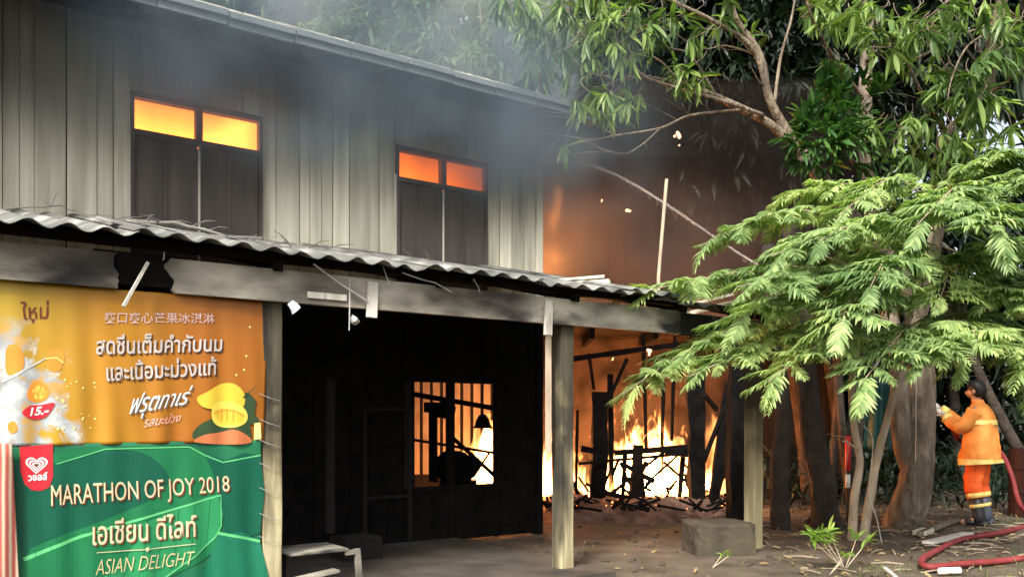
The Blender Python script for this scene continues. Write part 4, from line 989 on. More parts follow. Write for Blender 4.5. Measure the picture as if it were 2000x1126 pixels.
# ---- the feathery light green tree in front
g0 = gr(1680, 1062); g0.z = -.02
ft = Tree('feathery_tree', 'light green feathery-leaved young tree with forked pale stem, in front of the canopy end', g0, bark='stem')
st1 = ft.limb([gr(1664, 1062, -.05), at(1668, 980, 9.2), at(1679, 900, 9.15), at(1668, 830, 9.1), at(1664, 740, 9.0), at(1690, 620, 8.9), at(1700, 500, 8.8)], .052, .022, trunk=True)
st2 = ft.limb([gr(1684, 1062, -.05), at(1696, 990, 9.25), at(1714, 890, 9.2), at(1738, 800, 9.2), at(1758, 700, 9.1), at(1790, 560, 9.0), at(1830, 420, 8.9)], .056, .022, trunk=True)
sprays = [ # (root px, depth) -> (tip px, depth), fronds
    ((1790, 560, 8.9), (1540, 520, 8.4), (1212, 578, 7.6), 15), ((1760, 600, 8.8), (1560, 570, 8.1), (1436, 628, 7.4), 9), ((1720, 640, 8.8), (1440, 640, 8.2), (1212, 772, 7.8), 15),
    ((1730, 660, 8.7), (1560, 650, 7.9), (1345, 735, 7.4), 12), ((1760, 640, 8.7), (1640, 650, 7.7), (1500, 745, 7.1), 10), ((1780, 640, 8.7), (1760, 650, 7.5), (1680, 752, 6.8), 10),
    ((1800, 480, 8.9), (1560, 410, 8.5), (1364, 482, 8.2), 12), ((1800, 500, 8.8), (1640, 455, 8.0), (1508, 500, 7.5), 9), ((1760, 560, 8.6), (1600, 530, 7.6), (1440, 560, 7.0), 10),
    ((1800, 440, 8.9), (1680, 360, 8.9), (1520, 386, 8.9), 9), ((1830, 400, 8.8), (1740, 350, 8.4), (1640, 420, 7.8), 9), ((1840, 400, 8.8), (1900, 320, 8.4), (1990, 290, 8.0), 9),
    ((1850, 420, 8.7), (1960, 350, 8.0), (2080, 360, 7.5), 10), ((1820, 430, 8.6), (1860, 370, 7.8), (1790, 440, 7.0), 10), ((1830, 430, 8.6), (1900, 400, 7.4), (1960, 450, 6.8), 9),
    ((1820, 600, 8.6), (1860, 640, 7.6), (1790, 700, 6.9), 9), ((1830, 600, 8.6), (1900, 640, 7.4), (1888, 690, 7.2), 7), ((1840, 570, 8.7), (1960, 560, 7.8), (2060, 600, 7.2), 10),
    ((1850, 600, 8.7), (1980, 650, 7.6), (2070, 730, 7.0), 10), ((1830, 520, 8.6), (1950, 470, 7.8), (2080, 500, 7.2), 9), ((1760, 560, 8.5), (1680, 560, 7.4), (1640, 640, 6.8), 9),
    ((1800, 520, 8.6), (1740, 500, 7.4), (1700, 560, 6.8), 9), ((1780, 480, 8.7), (1700, 430, 7.7), (1600, 470, 7.2), 9), ((1850, 600, 8.8), (1960, 660, 8.2), (2030, 772, 7.8), 8),
    ((1740, 560, 9.0), (1600, 500, 9.6), (1480, 560, 9.9), 9), ((1800, 420, 9.0), (1850, 340, 9.8), (1900, 330, 10.3), 8), ((1760, 640, 9.0), (1650, 620, 9.5), (1560, 680, 9.9), 9),
    ((1860, 560, 8.9), (1960, 560, 9.6), (2070, 610, 9.9), 8), ((1800, 500, 8.8), (1850, 520, 8.0), (1830, 600, 7.4), 8), ((1840, 480, 8.8), (1930, 520, 8.3), (1990, 560, 7.9), 8)]
for a, b, c, n in sprays:
    Q = ft.limb([at(*a), at(*b), at(*c)], .013, .004, 5, k=8)
    m = len(Q) - 1; n = int(n * 1.6)
    for i in range(n):
        t = .22 + .66 * i / (n - 1); k = min(m, int(t * m)); p = Q[k]; d = (Q[min(m, k+1)] - Q[max(0, k-1)]).normalized()
        for s in ((-1, 1, -1, 1) if t > .45 else (-1, 1)):
            if i == n - 1 and s == 1: q = d + Vector((0, 0, -.2))
            else:
                an = s * R(random.uniform(35, 75)); q = Matrix.Rotation(an, 3, 'Z') @ d; q.z = random.uniform(-.32, .10)
            ft.leaves.append((random.choice((0, 1, 1, 2, 3)), frame(p - ft.base + rv(.03), q, random.choice((.26, .34, .40, .46)) * random.uniform(.85, 1.1) * (1.15 - .25 * t), random.uniform(-.35, .35))))
ft.finish(FEATH, M['leaf_feather'], near=290, woodmat='twig', piece='frond')

# ---- the big-leaved tree whose limbs reach over the roof
b0 = gr(1775, 1036, 0); b0.z = -.05
mt = Tree('broadleaf_tree', 'large leaning tree with thick pale trunk, its leafy limbs reaching left over the roof', b0)
mt.limb([gr(1752, 1042, -.1), at(1775, 990, 10.4), at(1790, 930, 10.4), at(1798, 820, 10.5), at(1800, 720, 10.6), at(1770, 560, 10.6), at(1660, 420, 10.4), at(1565, 300, 10.2)], .235, .075, 12, trunk=True, k=6, rough=.03)
mt.limb([at(1800, 960, 10.4), at(1765, 870, 10.45), at(1757, 790, 10.5), at(1752, 700, 10.6), at(1700, 400, 11), at(1690, 200, 11.2), at(1695, 60, 11.4), at(1690, -120, 11.5)], .13, .07, 9, trunk=True, k=6)
mt.limb([at(1790, 640, 10.6), at(1825, 480, 10.4), at(1835, 320, 10.3), at(1852, 260, 10.2), at(1925, 190, 10.0), at(1940, 60, 9.8), at(1990, -80, 9.6)], .10, .05, 8, k=5)
tips = []
def mlimb(pts, r0, r1, n=7): Q = mt.limb([at(*p) for p in pts], r0, r1, n, k=5, rough=.05); tips.append(Q); return Q
mlimb([(1565,300,10.2),(1500,240,10.1),(1400,190,9.9),(1330,165,9.7),(1240,150,9.5),(1180,170,9.4)], .06, .012)
mlimb([(1560,290,10.2),(1505,200,10.1),(1485,110,10.0),(1440,40,9.9),(1410,-40,9.8)], .06, .025)
mlimb([(1500,190,10.1),(1470,95,9.9),(1390,40,9.6),(1310,0,9.4),(1250,-40,9.3)], .035, .012)
mlimb([(1512,205,10.1),(1525,110,10.2),(1545,40,10.3),(1560,-50,10.4)], .022, .010)
mlimb([(1490,225,10.0),(1420,200,9.7),(1350,180,9.5),(1260,150,9.2),(1230,110,9.1)], .028, .008)
mlimb([(1450,215,9.9),(1350,225,9.6),(1290,250,9.4),(1200,265,9.2),(1110,283,9.0)], .018, .006)
mlimb([(1200,265,9.2),(1160,240,9.1),(1125,235,9.05)], .008, .004); mlimb([(1290,250,9.4),(1250,285,9.3),(1210,300,9.2),(1130,272,9.1)], .009, .004)
mlimb([(1330,165,9.7),(1290,120,9.6),(1240,100,9.5),(1160,90,9.4)], .014, .006)
mlimb([(1400,190,9.9),(1350,110,9.7),(1300,90,9.6),(1220,40,9.4)], .016, .006)
mlimb([(1485,110,10.0),(1420,90,9.8),(1370,95,9.6),(1310,60,9.5)], .013, .005)
mlimb([(1690,200,11.2),(1620,100,10.6),(1580,20,10.2),(1560,-60,10)], .03, .012)
mlimb([(1692,120,11.2),(1760,60,10.6),(1820,30,10.1),(1880,-30,9.8)], .03, .012)
mlimb([(1695,160,11.0),(1800,110,10.0),(1870,70,9.7),(2010,30,9.4)], .022, .008)
mlimb([(1852,260,10.2),(1800,180,9.7),(1770,120,9.5),(1740,90,9.3)], .025, .008)
mlimb([(1925,190,10.0),(1980,150,9.6),(2040,120,9.3)], .02, .008)
mlimb([(1690,330,10.8),(1640,300,10.1),(1590,270,9.7)], .03, .012)
mlimb([(1940,60,9.8),(1890,90,9.3),(1860,150,9.1),(1850,200,9.0)], .014, .006)
# leafy twig ends: (px, py, depth, spread radius px, number of whorls, hang)
spots = [(1060,30,9.6,60,15,.9),(1120,110,9.4,50,13,1.0),(1060,130,9.6,35,7,1.0),(1150,20,9.4,60,13,.7),(1230,50,9.3,50,9,.5),(1270,20,9.4,50,8,.5),(1170,190,9.2,28,5,.7),
         (1180,75,9.3,45,7,.6),(1240,90,9.2,40,6,.5),(1130,200,9.2,20,3,1.0),(1230,190,9.2,25,4,.6),(1190,215,9.1,15,2,.8),(1098,288,9.0,8,2,.8),(1345,150,9.5,26,5,.5),(1320,140,9.5,24,3,.5),(1350,70,9.6,30,3,.4),(1400,10,9.7,40,4,.5),
         (1310,40,9.5,30,3,.5),(1600,30,10.0,35,6,.6),(1660,15,9.8,50,10,.4),(1700,60,9.6,40,8,.4),(1760,50,9.5,45,9,.4),(1720,90,9.5,30,5,.4),(1830,50,9.4,50,9,.4),(1900,20,9.4,50,9,.4),(1960,30,9.3,45,8,.5),(1990,90,9.2,40,9,.6),
         (1940,120,9.1,35,7,.6),(1870,160,9.2,40,8,.5),(1920,190,9.2,35,8,.6),(1830,200,9.6,35,7,.5),(1800,130,9.8,35,5,.4),(1780,250,9.6,40,8,.7),(1850,270,9.5,40,8,.6),(1890,240,9.2,35,7,.6),(1960,250,9.2,20,3,.5),(1905,285,9.1,30,6,.5),
         (1590,10,10.3,35,3,.5),(1810,300,9.5,35,7,.6),(1700,250,9.8,30,5,.5),(1760,300,9.6,30,6,.6),(1690,10,9.3,30,5,.5),(1960,310,9.3,30,4,.5),(1640,130,10.4,22,3,.4),(1480,60,10.2,30,2,.4),(1000,10,9.9,30,6,1.0),(1110,60,9.9,50,10,.9),(1045,75,9.8,40,8,.9)]
for px, py, d, sr, n, hang in spots:
    for i in range(int(n * 1.4) + 1):
        a = random.uniform(0, 6.28); r = sr * math.sqrt(random.random())
        p = at(px + r * math.cos(a), py + r * math.sin(a) * .8, d + random.uniform(-.4, .4))
        dirn = Vector((random.uniform(-1, 1), random.uniform(-1, .6), random.uniform(-.3, .5) - hang * .8))
        mt.whorl(p, dirn, random.randint(5, 8), random.uniform(.19, .28), .8, hang)
        q = p + Vector((random.uniform(-.1, .25), random.uniform(0, .2), random.uniform(.02, .2)))
        if i % 2 == 0: mt.wood.tube(bez([p - mt.base, q - mt.base, q + Vector((random.uniform(-.05, .15), .1, .12)) - mt.base], 3), [.003, .0035, .004, .0045, .005, .0055, .006], 4)
# bare fine twigs
for Q in tips:
    for _ in range(4):
        k = random.randint(2, len(Q) - 2); p = Q[k] - mt.base; d = (Q[k+1] - Q[k]).normalized() * random.uniform(.25, .7) + rv(.3); d.z = abs(d.z) * .6 + random.uniform(-.15, .1)
        mt.wood.tube([p, p + d * .5 + rv(.03), p + d], [.005, .0035, .002], 4)
mt.finish(MANGO, M['leaf_mango'], near=290)
# ---- dense glossy clump growing at the limb's fork
cl = at(1625, 265, 9.6); cb = gr(1640, 1010, 0)
dt = Tree('glossy_shrub_tree', 'dense dark green clump of glossy pointed leaves beside the limb fork', (cb.x, cb.y + .4, -.05), bark='bark_dark')
dt.limb([dt.base, dt.base + Vector((.1, -.1, 1.8)), at(1650, 420, 10.3), at(1630, 300, 9.8)], .07, .03, trunk=True)
for _ in range(135):
    px, py = random.gauss(0, 1), random.gauss(0, 1); m_ = math.hypot(px, py)
    if m_ > 1.7: continue
    p = at(1625 + px * 60, 262 + py * 46, 9.6 - .35 * (1 - m_ / 1.8) + random.uniform(0, .3))
    dt.whorl(p, (px * .6, -.9, -py * .5 + .1), 7, random.uniform(.18, .26), .75, .35, (0, 2))
for _ in range(14):
    p = at(random.uniform(1600, 1730), random.uniform(150, 190), 9.7); dt.whorl(p, (0, -.6, .5), 7, .24, .7, .2, (0, 2))
dt.finish(MANGO, M['leaf_dense'], near=150)
# ---- palm showing through the gaps
pb = Vector((5.9, 15.2, -.05)); pal = Tree('palm_tree', 'palm with thin fronds showing between the trees before the white sky', pb, bark='bark_dark')
pc = at(1680, 215, 15.2); pal.limb([pb, pb + Vector((.2, 0, 3)), pc], .16, .12, trunk=True)
pin = leaf_tpl(.045, .12, .01, 3)
for i in range(13):
    a = i * 2 * math.pi / 13 + .2; e = R(random.uniform(5, 50)); d = Vector((math.cos(a) * math.cos(e), math.sin(a) * math.cos(e), math.sin(e))); L = random.uniform(1.7, 2.3)
    Q = [pc + d * L * t + Vector((0, 0, -.9 * L * t * t * .6)) - pb for t in np.linspace(0, 1, 12)]
    pal.wood.tube(Q, [.02 * (1 - t * .8) for t in np.linspace(0, 1, 12)], 5)
    for k in range(1, 12):
        for w in (0, .5):
            p = Q[k].lerp(Q[k-1], w); dd = (Q[k] - Q[k-1]).normalized(); sd = dd.cross(Vector((0, 0, 1))).normalized()
            for s in (-1, 1): pal.leaves.append((0, frame(p, sd * s + dd * .5 + Vector((0, 0, -.35)), .5 * (1 - .4 * k / 12), 0)))
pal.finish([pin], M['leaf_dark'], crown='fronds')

# ---- trees behind
def bgtree(name, label, bx, by, cpx, cpy, d, rx, ry, rz, n, mat, L=.3, group='dark trees behind the yard', bark='bark_dark', tr=.12, holes=.5):
    base = Vector((bx, by, -.05)); t = Tree(name, label, base, group, bark=bark); c = at(cpx, cpy, d); seed = random.uniform(0, 50)
    t.limb([base, base.lerp(c, .4) + Vector((random.uniform(-.2, .2), 0, 0)), c], tr, tr * .5, trunk=True)
    for _ in range(7):
        e = c + Vector((random.uniform(-.8, .8) * rx, random.uniform(-.8, .8) * ry, random.uniform(-.2, .8) * rz)); s0 = base.lerp(c, random.uniform(.5, .95))
        t.limb([s0, s0.lerp(e, .5) + Vector((0, 0, .2)), e], tr * .4, tr * .1, 5, k=3)
    k = 0; tries = 0
    while k < n and tries < n * 8:
        tries += 1; u = rv(1) * random.random() ** .4; p = c + Vector((u.x * rx, u.y * ry, u.z * rz))
        if mnoise.noise(Vector((p.x, p.y, p.z)) * .9 + Vector((seed, 0, 0))) < (holes - .5) * .6 - .05: continue
        t.whorl(p, u + Vector((0, 0, .2)), 6, L * random.uniform(.7, 1.3), 1.0, .5); k += 1
    t.finish(MANGO, mat); return t
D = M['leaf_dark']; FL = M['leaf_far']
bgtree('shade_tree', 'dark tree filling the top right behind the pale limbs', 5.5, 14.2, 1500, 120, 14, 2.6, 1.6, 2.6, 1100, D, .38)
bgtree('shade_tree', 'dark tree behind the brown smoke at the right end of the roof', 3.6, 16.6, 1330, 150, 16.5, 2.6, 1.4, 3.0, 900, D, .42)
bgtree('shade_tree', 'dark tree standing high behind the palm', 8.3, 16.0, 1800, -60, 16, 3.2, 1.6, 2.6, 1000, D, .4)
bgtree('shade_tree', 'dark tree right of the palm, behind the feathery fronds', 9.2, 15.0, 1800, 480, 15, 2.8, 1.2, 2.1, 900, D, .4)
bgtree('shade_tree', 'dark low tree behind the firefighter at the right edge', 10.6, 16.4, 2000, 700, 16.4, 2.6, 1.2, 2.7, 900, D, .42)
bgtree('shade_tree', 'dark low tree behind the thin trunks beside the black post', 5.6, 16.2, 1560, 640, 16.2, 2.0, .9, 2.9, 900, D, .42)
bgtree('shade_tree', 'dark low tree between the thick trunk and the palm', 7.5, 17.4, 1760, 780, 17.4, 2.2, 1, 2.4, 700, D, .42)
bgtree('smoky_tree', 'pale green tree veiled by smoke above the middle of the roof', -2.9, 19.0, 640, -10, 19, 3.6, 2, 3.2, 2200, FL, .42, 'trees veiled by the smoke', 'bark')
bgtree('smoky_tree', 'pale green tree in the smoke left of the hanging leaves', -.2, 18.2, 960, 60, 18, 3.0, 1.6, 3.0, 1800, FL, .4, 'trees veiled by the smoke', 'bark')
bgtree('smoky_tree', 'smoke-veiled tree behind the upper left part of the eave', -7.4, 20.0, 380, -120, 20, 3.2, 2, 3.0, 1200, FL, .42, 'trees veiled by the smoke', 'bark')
# far-off wood closing the view all round
bgtree('shade_tree', 'dark tree at the top right corner behind the leafy limbs', 9.8, 13.6, 1940, -50, 13.4, 2.2, 1.2, 2.2, 900, D, .36)
bgtree('shade_tree', 'dark tree behind the fork of the pale limb', 4.6, 13.4, 1400, 60, 13.8, 1.6, 1.0, 2.6, 800, D, .34)
ms = []
for _ in range(9500):
    a = random.uniform(-1.35, 1.35); rr = random.uniform(24, 31); x, y = rr * math.sin(a), rr * math.cos(a); h = 17 + 2.5 * mnoise.noise(Vector((a * 4, 0, 0))) - (9 if .46 < a < .57 else 0)
    z = random.random() ** .8 * h; ms.append((random.randint(0, 3), frame(Vector((x, y, z)), rv(), random.uniform(.8, 1.5), 0)))
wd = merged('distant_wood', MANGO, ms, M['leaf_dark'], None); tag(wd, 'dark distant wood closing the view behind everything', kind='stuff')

ms = []
for _ in range(2600):
    x, y = random.uniform(2.6, 10.5), random.uniform(12.6, 15.5)
    if x < 3.6 and y < 13.2: continue
    z = random.random() ** 1.2 * (.75 + .5 * mnoise.noise(Vector((x * 1.3, y, 2)))); ms.append((random.randint(0, 3), frame(Vector((x, y, z)), rv() + Vector((0, -.3, .5)), random.uniform(.14, .34), 0)))
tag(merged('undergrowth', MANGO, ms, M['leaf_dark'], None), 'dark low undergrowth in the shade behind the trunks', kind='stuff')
# ---- dark thin trunks in front of the shade
def thin_tree(label, pts, r0, r1, bark='bark_dark', roots=0):
    b = Vector(pts[0]); t = Tree('tree_trunk', label, b, 'thin trunks between the blaze and the thick tree', bark=bark)
    t.limb(pts, r0, r1, 9, trunk=True, rough=.09)
    for i in range(roots):
        a = random.uniform(0, 6.28); t.limb([b + Vector((0, 0, .5)), b + Vector((math.cos(a) * .2, math.sin(a) * .2, .15)), b + Vector((math.cos(a) * .5, math.sin(a) * .5, -.03))], .05, .02, 6, trunk=True)
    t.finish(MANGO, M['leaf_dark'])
thin_tree('dark trunk with a buttressed foot midway between the canopy post and the sapling', [gr(1612, 1036, -.05), at(1608, 950, 10.3), at(1588, 860, 10.4), at(1578, 760, 10.5), at(1560, 600, 10.6), at(1540, 420, 10.8)], .17, .10, 'bark_dark', 6)
thin_tree('slim dark trunk just right of the canopy corner post', [gr(1525, 1040, -.05), at(1522, 930, 10.2), at(1530, 800, 10.3), at(1512, 640, 10.4), at(1500, 480, 10.6)], .12, .07)
thin_tree('slim dark trunk behind the sapling stems', [gr(1668, 1012, -.05), at(1652, 900, 11.6), at(1640, 780, 11.7), at(1625, 560, 12)], .07, .05)
# ================================================================== FIREFIGHTER
PB = Vector((5.80, 10.8, gz(5.8, 10.8)))
PR = math.atan2(.62, -.78)            # local +x = the way he faces (towards the fire)
per = empty('person', PB, PR, 'firefighter seen from behind in orange coat with yellow bands, aiming a hose nozzle', 'person')
def skin_body():
    J = dict(pel=(0,0,.93), sp=(-.01,0,1.14), ch=(.0,0,1.36), nk=(.02,0,1.50), nk2=(.035,0,1.56), hd=(.05,0,1.645), top=(.05,0,1.74),
        lh=(0,.10,.90), lk=(.05,.12,.50), la=(-.02,.13,.10), lf=(.05,.135,.045), lt=(.19,.15,.035), rh=(0,-.10,.90), rk=(.02,-.13,.50), ra=(-.05,-.15,.10), rf=(.02,-.155,.045), rt=(.16,-.18,.035),
        ls=(.01,.17,1.40), le=(.16,.22,1.20), lw=(.35,.12,1.32), lp=(.40,.09,1.36), rs=(.01,-.17,1.40), re=(.20,-.22,1.24), rw=(.44,-.04,1.42), rpm=(.48,-.01,1.46))
    Rr = dict(pel=.13, sp=.12, ch=.14, nk=.06, nk2=.055, hd=.092, top=.07, lh=.095, lk=.06, la=.042, lf=.04, lt=.03, rh=.095, rk=.06, ra=.042, rf=.04, rt=.03,
        ls=.065, le=.045, lw=.030, lp=.032, rs=.065, re=.045, rw=.030, rpm=.032)
    E = [('pel','sp'),('sp','ch'),('ch','nk'),('nk','nk2'),('nk2','hd'),('hd','top'),('pel','lh'),('lh','lk'),('lk','la'),('la','lf'),('lf','lt'),('pel','rh'),('rh','rk'),('rk','ra'),('ra','rf'),('rf','rt'),
         ('ch','ls'),('ls','le'),('le','lw'),('lw','lp'),('ch','rs'),('rs','re'),('re','rw'),('rw','rpm')]
    ks = list(J); me = bpy.data.meshes.new('body'); me.from_pydata([J[k] for k in ks], [(ks.index(a), ks.index(b)) for a, b in E], [])
    o = bpy.data.objects.new('body', me); col.objects.link(o); m = o.modifiers.new('s', 'SKIN'); m.use_smooth_shade = True
    for i, k in enumerate(ks): me.skin_vertices[0].data[i].radius = (Rr[k], Rr[k]); me.skin_vertices[0].data[i].use_root = (k == 'pel')
    s = o.modifiers.new('d', 'SUBSURF'); s.levels = 2; s.render_levels = 2; bpy.context.view_layer.update()
    res = bpy.data.meshes.new_from_object(o.evaluated_get(bpy.context.evaluated_depsgraph_get())); bpy.data.objects.remove(o); res.name = 'body'; res.materials.clear()
    return mesh_obj('body', res, M['skin'], per), J
body, J = skin_body()
def wr(m, k, amp=.045):
    # denser rings with cloth creases
    out = []
    for a, b in zip(m[:-1], m[1:]):
        for i in range(k): out.append([p.lerp(q, i / k) for p, q in zip(a, b)])
    out.append(m[-1]); res = []
    for r in out:
        c = sum(r, Vector()) / len(r); res.append([c + (p - c) * (1 + amp * (mnoise.noise(Vector((p.x * 9, p.y * 9, p.z * 13))) + .5 * math.sin(p.z * 40 + p.y * 18 + p.x * 11) * .5)) for p in r])
    return res
def ring(cx, cy, z, rx, ry, n=20, tilt=0.0, ph=0, rough=.0):
    return [Vector((cx + rx * math.cos(a) * (1 + rough * math.sin(a * 5 + z * 30)), cy + ry * math.sin(a) * (1 + rough * math.sin(a * 4 + z * 22)), z + tilt * math.cos(a))) for a in [2 * math.pi * k / n for k in range(n)]]
# coat
coat = MB(); coat.loft(wr([ring(-.01,0,.76,.245,.315,tilt=-.02,rough=.05), ring(-.01,0,.84,.232,.30,rough=.06), ring(-.01,0,.98,.21,.275,rough=.06), ring(-.015,0,1.12,.19,.25,rough=.045), ring(-.015,0,1.28,.172,.232,rough=.03),
    ring(-.01,0,1.40,.14,.215), ring(.0,0,1.47,.10,.15), ring(.015,0,1.50,.075,.085), ring(.025,0,1.545,.07,.078)], 5))
def sleeve(m, a, b, c, r):
    Q = bez([Vector(J[a]), Vector(J[b]), Vector(J[c])], 6); m.tube(Q, [r[0] + (r[1] - r[0]) * i / (len(Q)-1) + .006 * math.sin(i * 2.1) for i in range(len(Q))], 12)
sleeve(coat, 'ls', 'le', 'lw', (.100, .062)); sleeve(coat, 'rs', 're', 'rw', (.100, .062))
coat.build('coat', M['jacket'], per, smooth=True)
bn = MB(); bn.loft([ring(-.01,0,.752,.252,.324,tilt=-.02,rough=.05), ring(-.01,0,.815,.243,.312,rough=.055)], cap=False); bn.build('coat_band', M['band'], per, smooth=True)
bn = MB(); bn.loft([ring(-.015,0,1.235,.184,.244,rough=.03), ring(-.015,0,1.295,.178,.238,rough=.03)], cap=False); bn.build('coat_band', M['band'], per, smooth=True)
for a, b in (('le', 'lw'), ('re', 'rw')):
    p, q = Vector(J[a]), Vector(J[b]); MB().tube([p.lerp(q, .78), p.lerp(q, 1.02)], .070, 12).build('cuff_band', M['band'], per, smooth=True)
for s, k, a in (('l', 'lk', 'la'), ('r', 'rk', 'ra')):
    h, kn, an = (Vector(J[s + 'h']), Vector(J[k]), Vector(J[a])); sg = 1 if s == 'l' else -1
    tr = MB(); Q = bez([h + Vector((0, 0, .05)), h.lerp(kn, .5), kn, kn.lerp(an, .42)], 5)
    tr.tube(Q, [.125 - .030 * i / len(Q) + .006 * math.sin(i * 1.7 + sg) for i in range(len(Q))], 14, rough=.02).build('trouser_leg', M['trousers'], per, smooth=True)
    MB().tube([kn.lerp(an, .26), kn.lerp(an, .40)], .104, 14).build('trouser_band', M['band'], per, smooth=True)
    bt = MB(); bt.tube([kn.lerp(an, .40), kn.lerp(an, .7), an + Vector((0, 0, .02)), an - Vector((0, 0, .06))], [.085, .074, .066, .07], 12)
    f = Vector(J[s + 't']); bt.loft([[Vector(p) for p in ring(an.x - .03 + t * .24, an.y + sg * .02 * t, .0, .055, .05, 10)] for t in (0,)] + [[Vector(p) for p in ring(an.x + .02, an.y, .06, .11, .055, 10)]])
    bt.ball((an.x + .10, an.y + sg * .01, .04), .062, 10, 6, (1.5, .85, .62)); bt.build('boot', M['boot'] if s == 'l' else M['boot_grey'], per, smooth=True)
    MB().tube([kn.lerp(an, .60), kn.lerp(an, .70)], .083, 12).build('boot_band', M['band'], per, smooth=True)
# head details: hair, face, ears
hr = MB(); hc = Vector((.035, 0, 1.675)); rings = []
for z, rx, ry, ox in ((-.10,.055,.065,-.03), (-.06,.085,.088,-.025), (0,.105,.098,-.012), (.05,.108,.095,0), (.09,.088,.078,.008), (.115,.045,.04,.01)):
    rings.append(ring(hc.x + ox, 0, hc.z + z, rx, ry, 16, rough=.05))
hr.loft(rings).build('hair', M['hair'], per, smooth=True)
fc = MB(); fc.ball((.075, 0, 1.64), .078, 12, 8, (.86, .82, 1.15)); fc.ball((.148, 0, 1.635), .016, 6, 4, (1.1, .8, 1.4)); fc.build('face', M['skin'], per, smooth=True)
for s in (-1, 1):
    MB().ball((.045, s * .098, 1.645), .026, 6, 5, (.7, .35, 1.1)).build('ear', M['skin'], per, smooth=True)
    MB().ball((.136, s * .028, 1.655), .009, 6, 4).build('eye', M['boot'], per)
MB().ball((.140, 0, 1.598), .016, 6, 4, (.5, 1.3, .35)).build('mouth', M['pink'], per)
# gloved hands: palm, four fingers and thumb closed round the nozzle
nz_a = Vector((.30, .10, 1.22)); nz_b = Vector((.66, .02, 1.66)); nd = (nz_b - nz_a).normalized()
for s, pk in (('l', 'lp'), ('r', 'rpm')):
    g = MB(); p = Vector(J[pk]); sd = nd.cross(Vector((0, 1, 0))).normalized(); ot = nd.cross(sd)
    c = nz_a + nd * (p - nz_a).dot(nd); sgn = 1 if s == 'l' else -1
    g.ball(c + ot * sgn * .045, .038, 8, 6, (1, .7, 1.1))
    for i, L in enumerate((.9, 1.0, .96, .78)):
        o_ = c + nd * (-.032 + .021 * i); g.tube([o_ + ot * sgn * .045, o_ + sd * .040 * L + ot * sgn * .03, o_ + sd * .046 * L - ot * sgn * .012, o_ + sd * .02 - ot * sgn * .040], [.012, .011, .010, .009], 6)
    g.tube([c + ot * sgn * .05 + nd * .02, c - sd * .038 + ot * sgn * .02 + nd * .03, c - sd * .036 - ot * sgn * .02 + nd * .035], [.013, .012, .010], 6)
    g.build('glove', M['glove'], per, smooth=True)
nzl = MB(); nzl.tube([nz_a - nd * .02, nz_a + nd * .22, nz_a + nd * .24, nz_b - nd * .10, nz_b], [.026, .026, .034, .030, .014], 10)
nzo = nzl.build('hose_nozzle', M['glove'], smooth=True); nzo.location = PB; nzo.rotation_euler = (0, 0, PR); tag(nzo, 'pale metal hose nozzle pointed up in the firefighter\'s hands', 'nozzle')
rotP = Matrix.Rotation(PR, 3, 'Z')
def pw(v): return PB + rotP @ Vector(v)
# hose
hz = .04
hp_pts = [pw(nz_a), pw((.24, -.02, 1.06)), pw((.20, -.28, 1.00)), pw((.0, -.44, .98)), pw((-.16, -.46, .88)), at(1975, 925, 10.75), at(1992, 985, 10.7)]
hp_pts += [gr(2020, 1018, hz), gr(1960, 1038, hz), gr(1880, 1052, hz), gr(1830, 1074, hz), gr(1800, 1094, hz), gr(1816, 1106, hz), gr(1880, 1100, hz), gr(1960, 1094, hz), gr(2060, 1084, hz), gr(2300, 1080, hz)]
tag(MB().tube(bez(hp_pts, 7), .029, 10, rough=.05).build('fire_hose', M['hose'], smooth=True), 'red fire hose looping over the ground to the firefighter\'s nozzle', 'hose')
# jet of water
jm, nt, p_, N, L = new_mat('water_spray'); p_.inputs['Base Color'].default_value = (.80, .74, .68, 1); p_.inputs['Roughness'].default_value = .4
tb_ = N.new('ShaderNodeBsdfTransparent'); mx_ = N.new('ShaderNodeMixShader'); mx_.inputs[0].default_value = .8; L.new(p_.outputs[0], mx_.inputs[1]); L.new(tb_.outputs[0], mx_.inputs[2]); L.new(mx_.outputs[0], N['Material Output'].inputs[0])
a = pw(nz_b); tgt = [a, at(1640, 618, 10.9), at(1440, 492, 11.2), at(1300, 398, 11.4), at(1210, 345, 11.6), at(1140, 318, 11.7)]
Q = bez(tgt, 12); js = MB(); js.tube(Q, [.008 + .014 * min(1, i / len(Q)) for i in range(len(Q))], 7, rough=.25)
for i in range(420):
    t = random.random() ** .6; k = int(t * (len(Q) - 1)); js.ball(Q[k] + rv(random.uniform(.02, .02 + .12 * t)) + Vector((0, 0, -.05 * t * random.random())), random.uniform(.003, .009), 4, 3)
tag(js.build('water_jet', jm, smooth=True), 'thin jet of water arcing from the nozzle to the burning eave', 'water jet')

# ================================================================== YARD
# mossy concrete block
bk = gr(1402, 1084, 0); bm = bmesh.new(); bmesh.ops.create_cube(bm, size=1); bmesh.ops.subdivide_edges(bm, edges=bm.edges[:], cuts=9, use_grid_fill=True)
for v in bm.verts:
    e_ = sum(abs(abs(c) - .5) < .06 for c in v.co); k_ = mnoise.noise(v.co * 5) * .5 + mnoise.noise(v.co * 13) * .3
    q_ = v.co.copy(); v.co = Vector((q_.x * .62, q_.y * .48, q_.z * .38 + .13)) - q_.normalized() * ((.028 if e_ > 1 else .008) * (1 + 2.2 * k_))
me = bpy.data.meshes.new('concrete_block'); bm.to_mesh(me); bm.free(); o = mesh_obj('concrete_block', me, M['block']); o.location = (bk.x + .05, bk.y + .2, 0); o.rotation_euler = (0, 0, R(8)); tag(o, 'low mossy concrete block at the foot of the black posts', 'block')
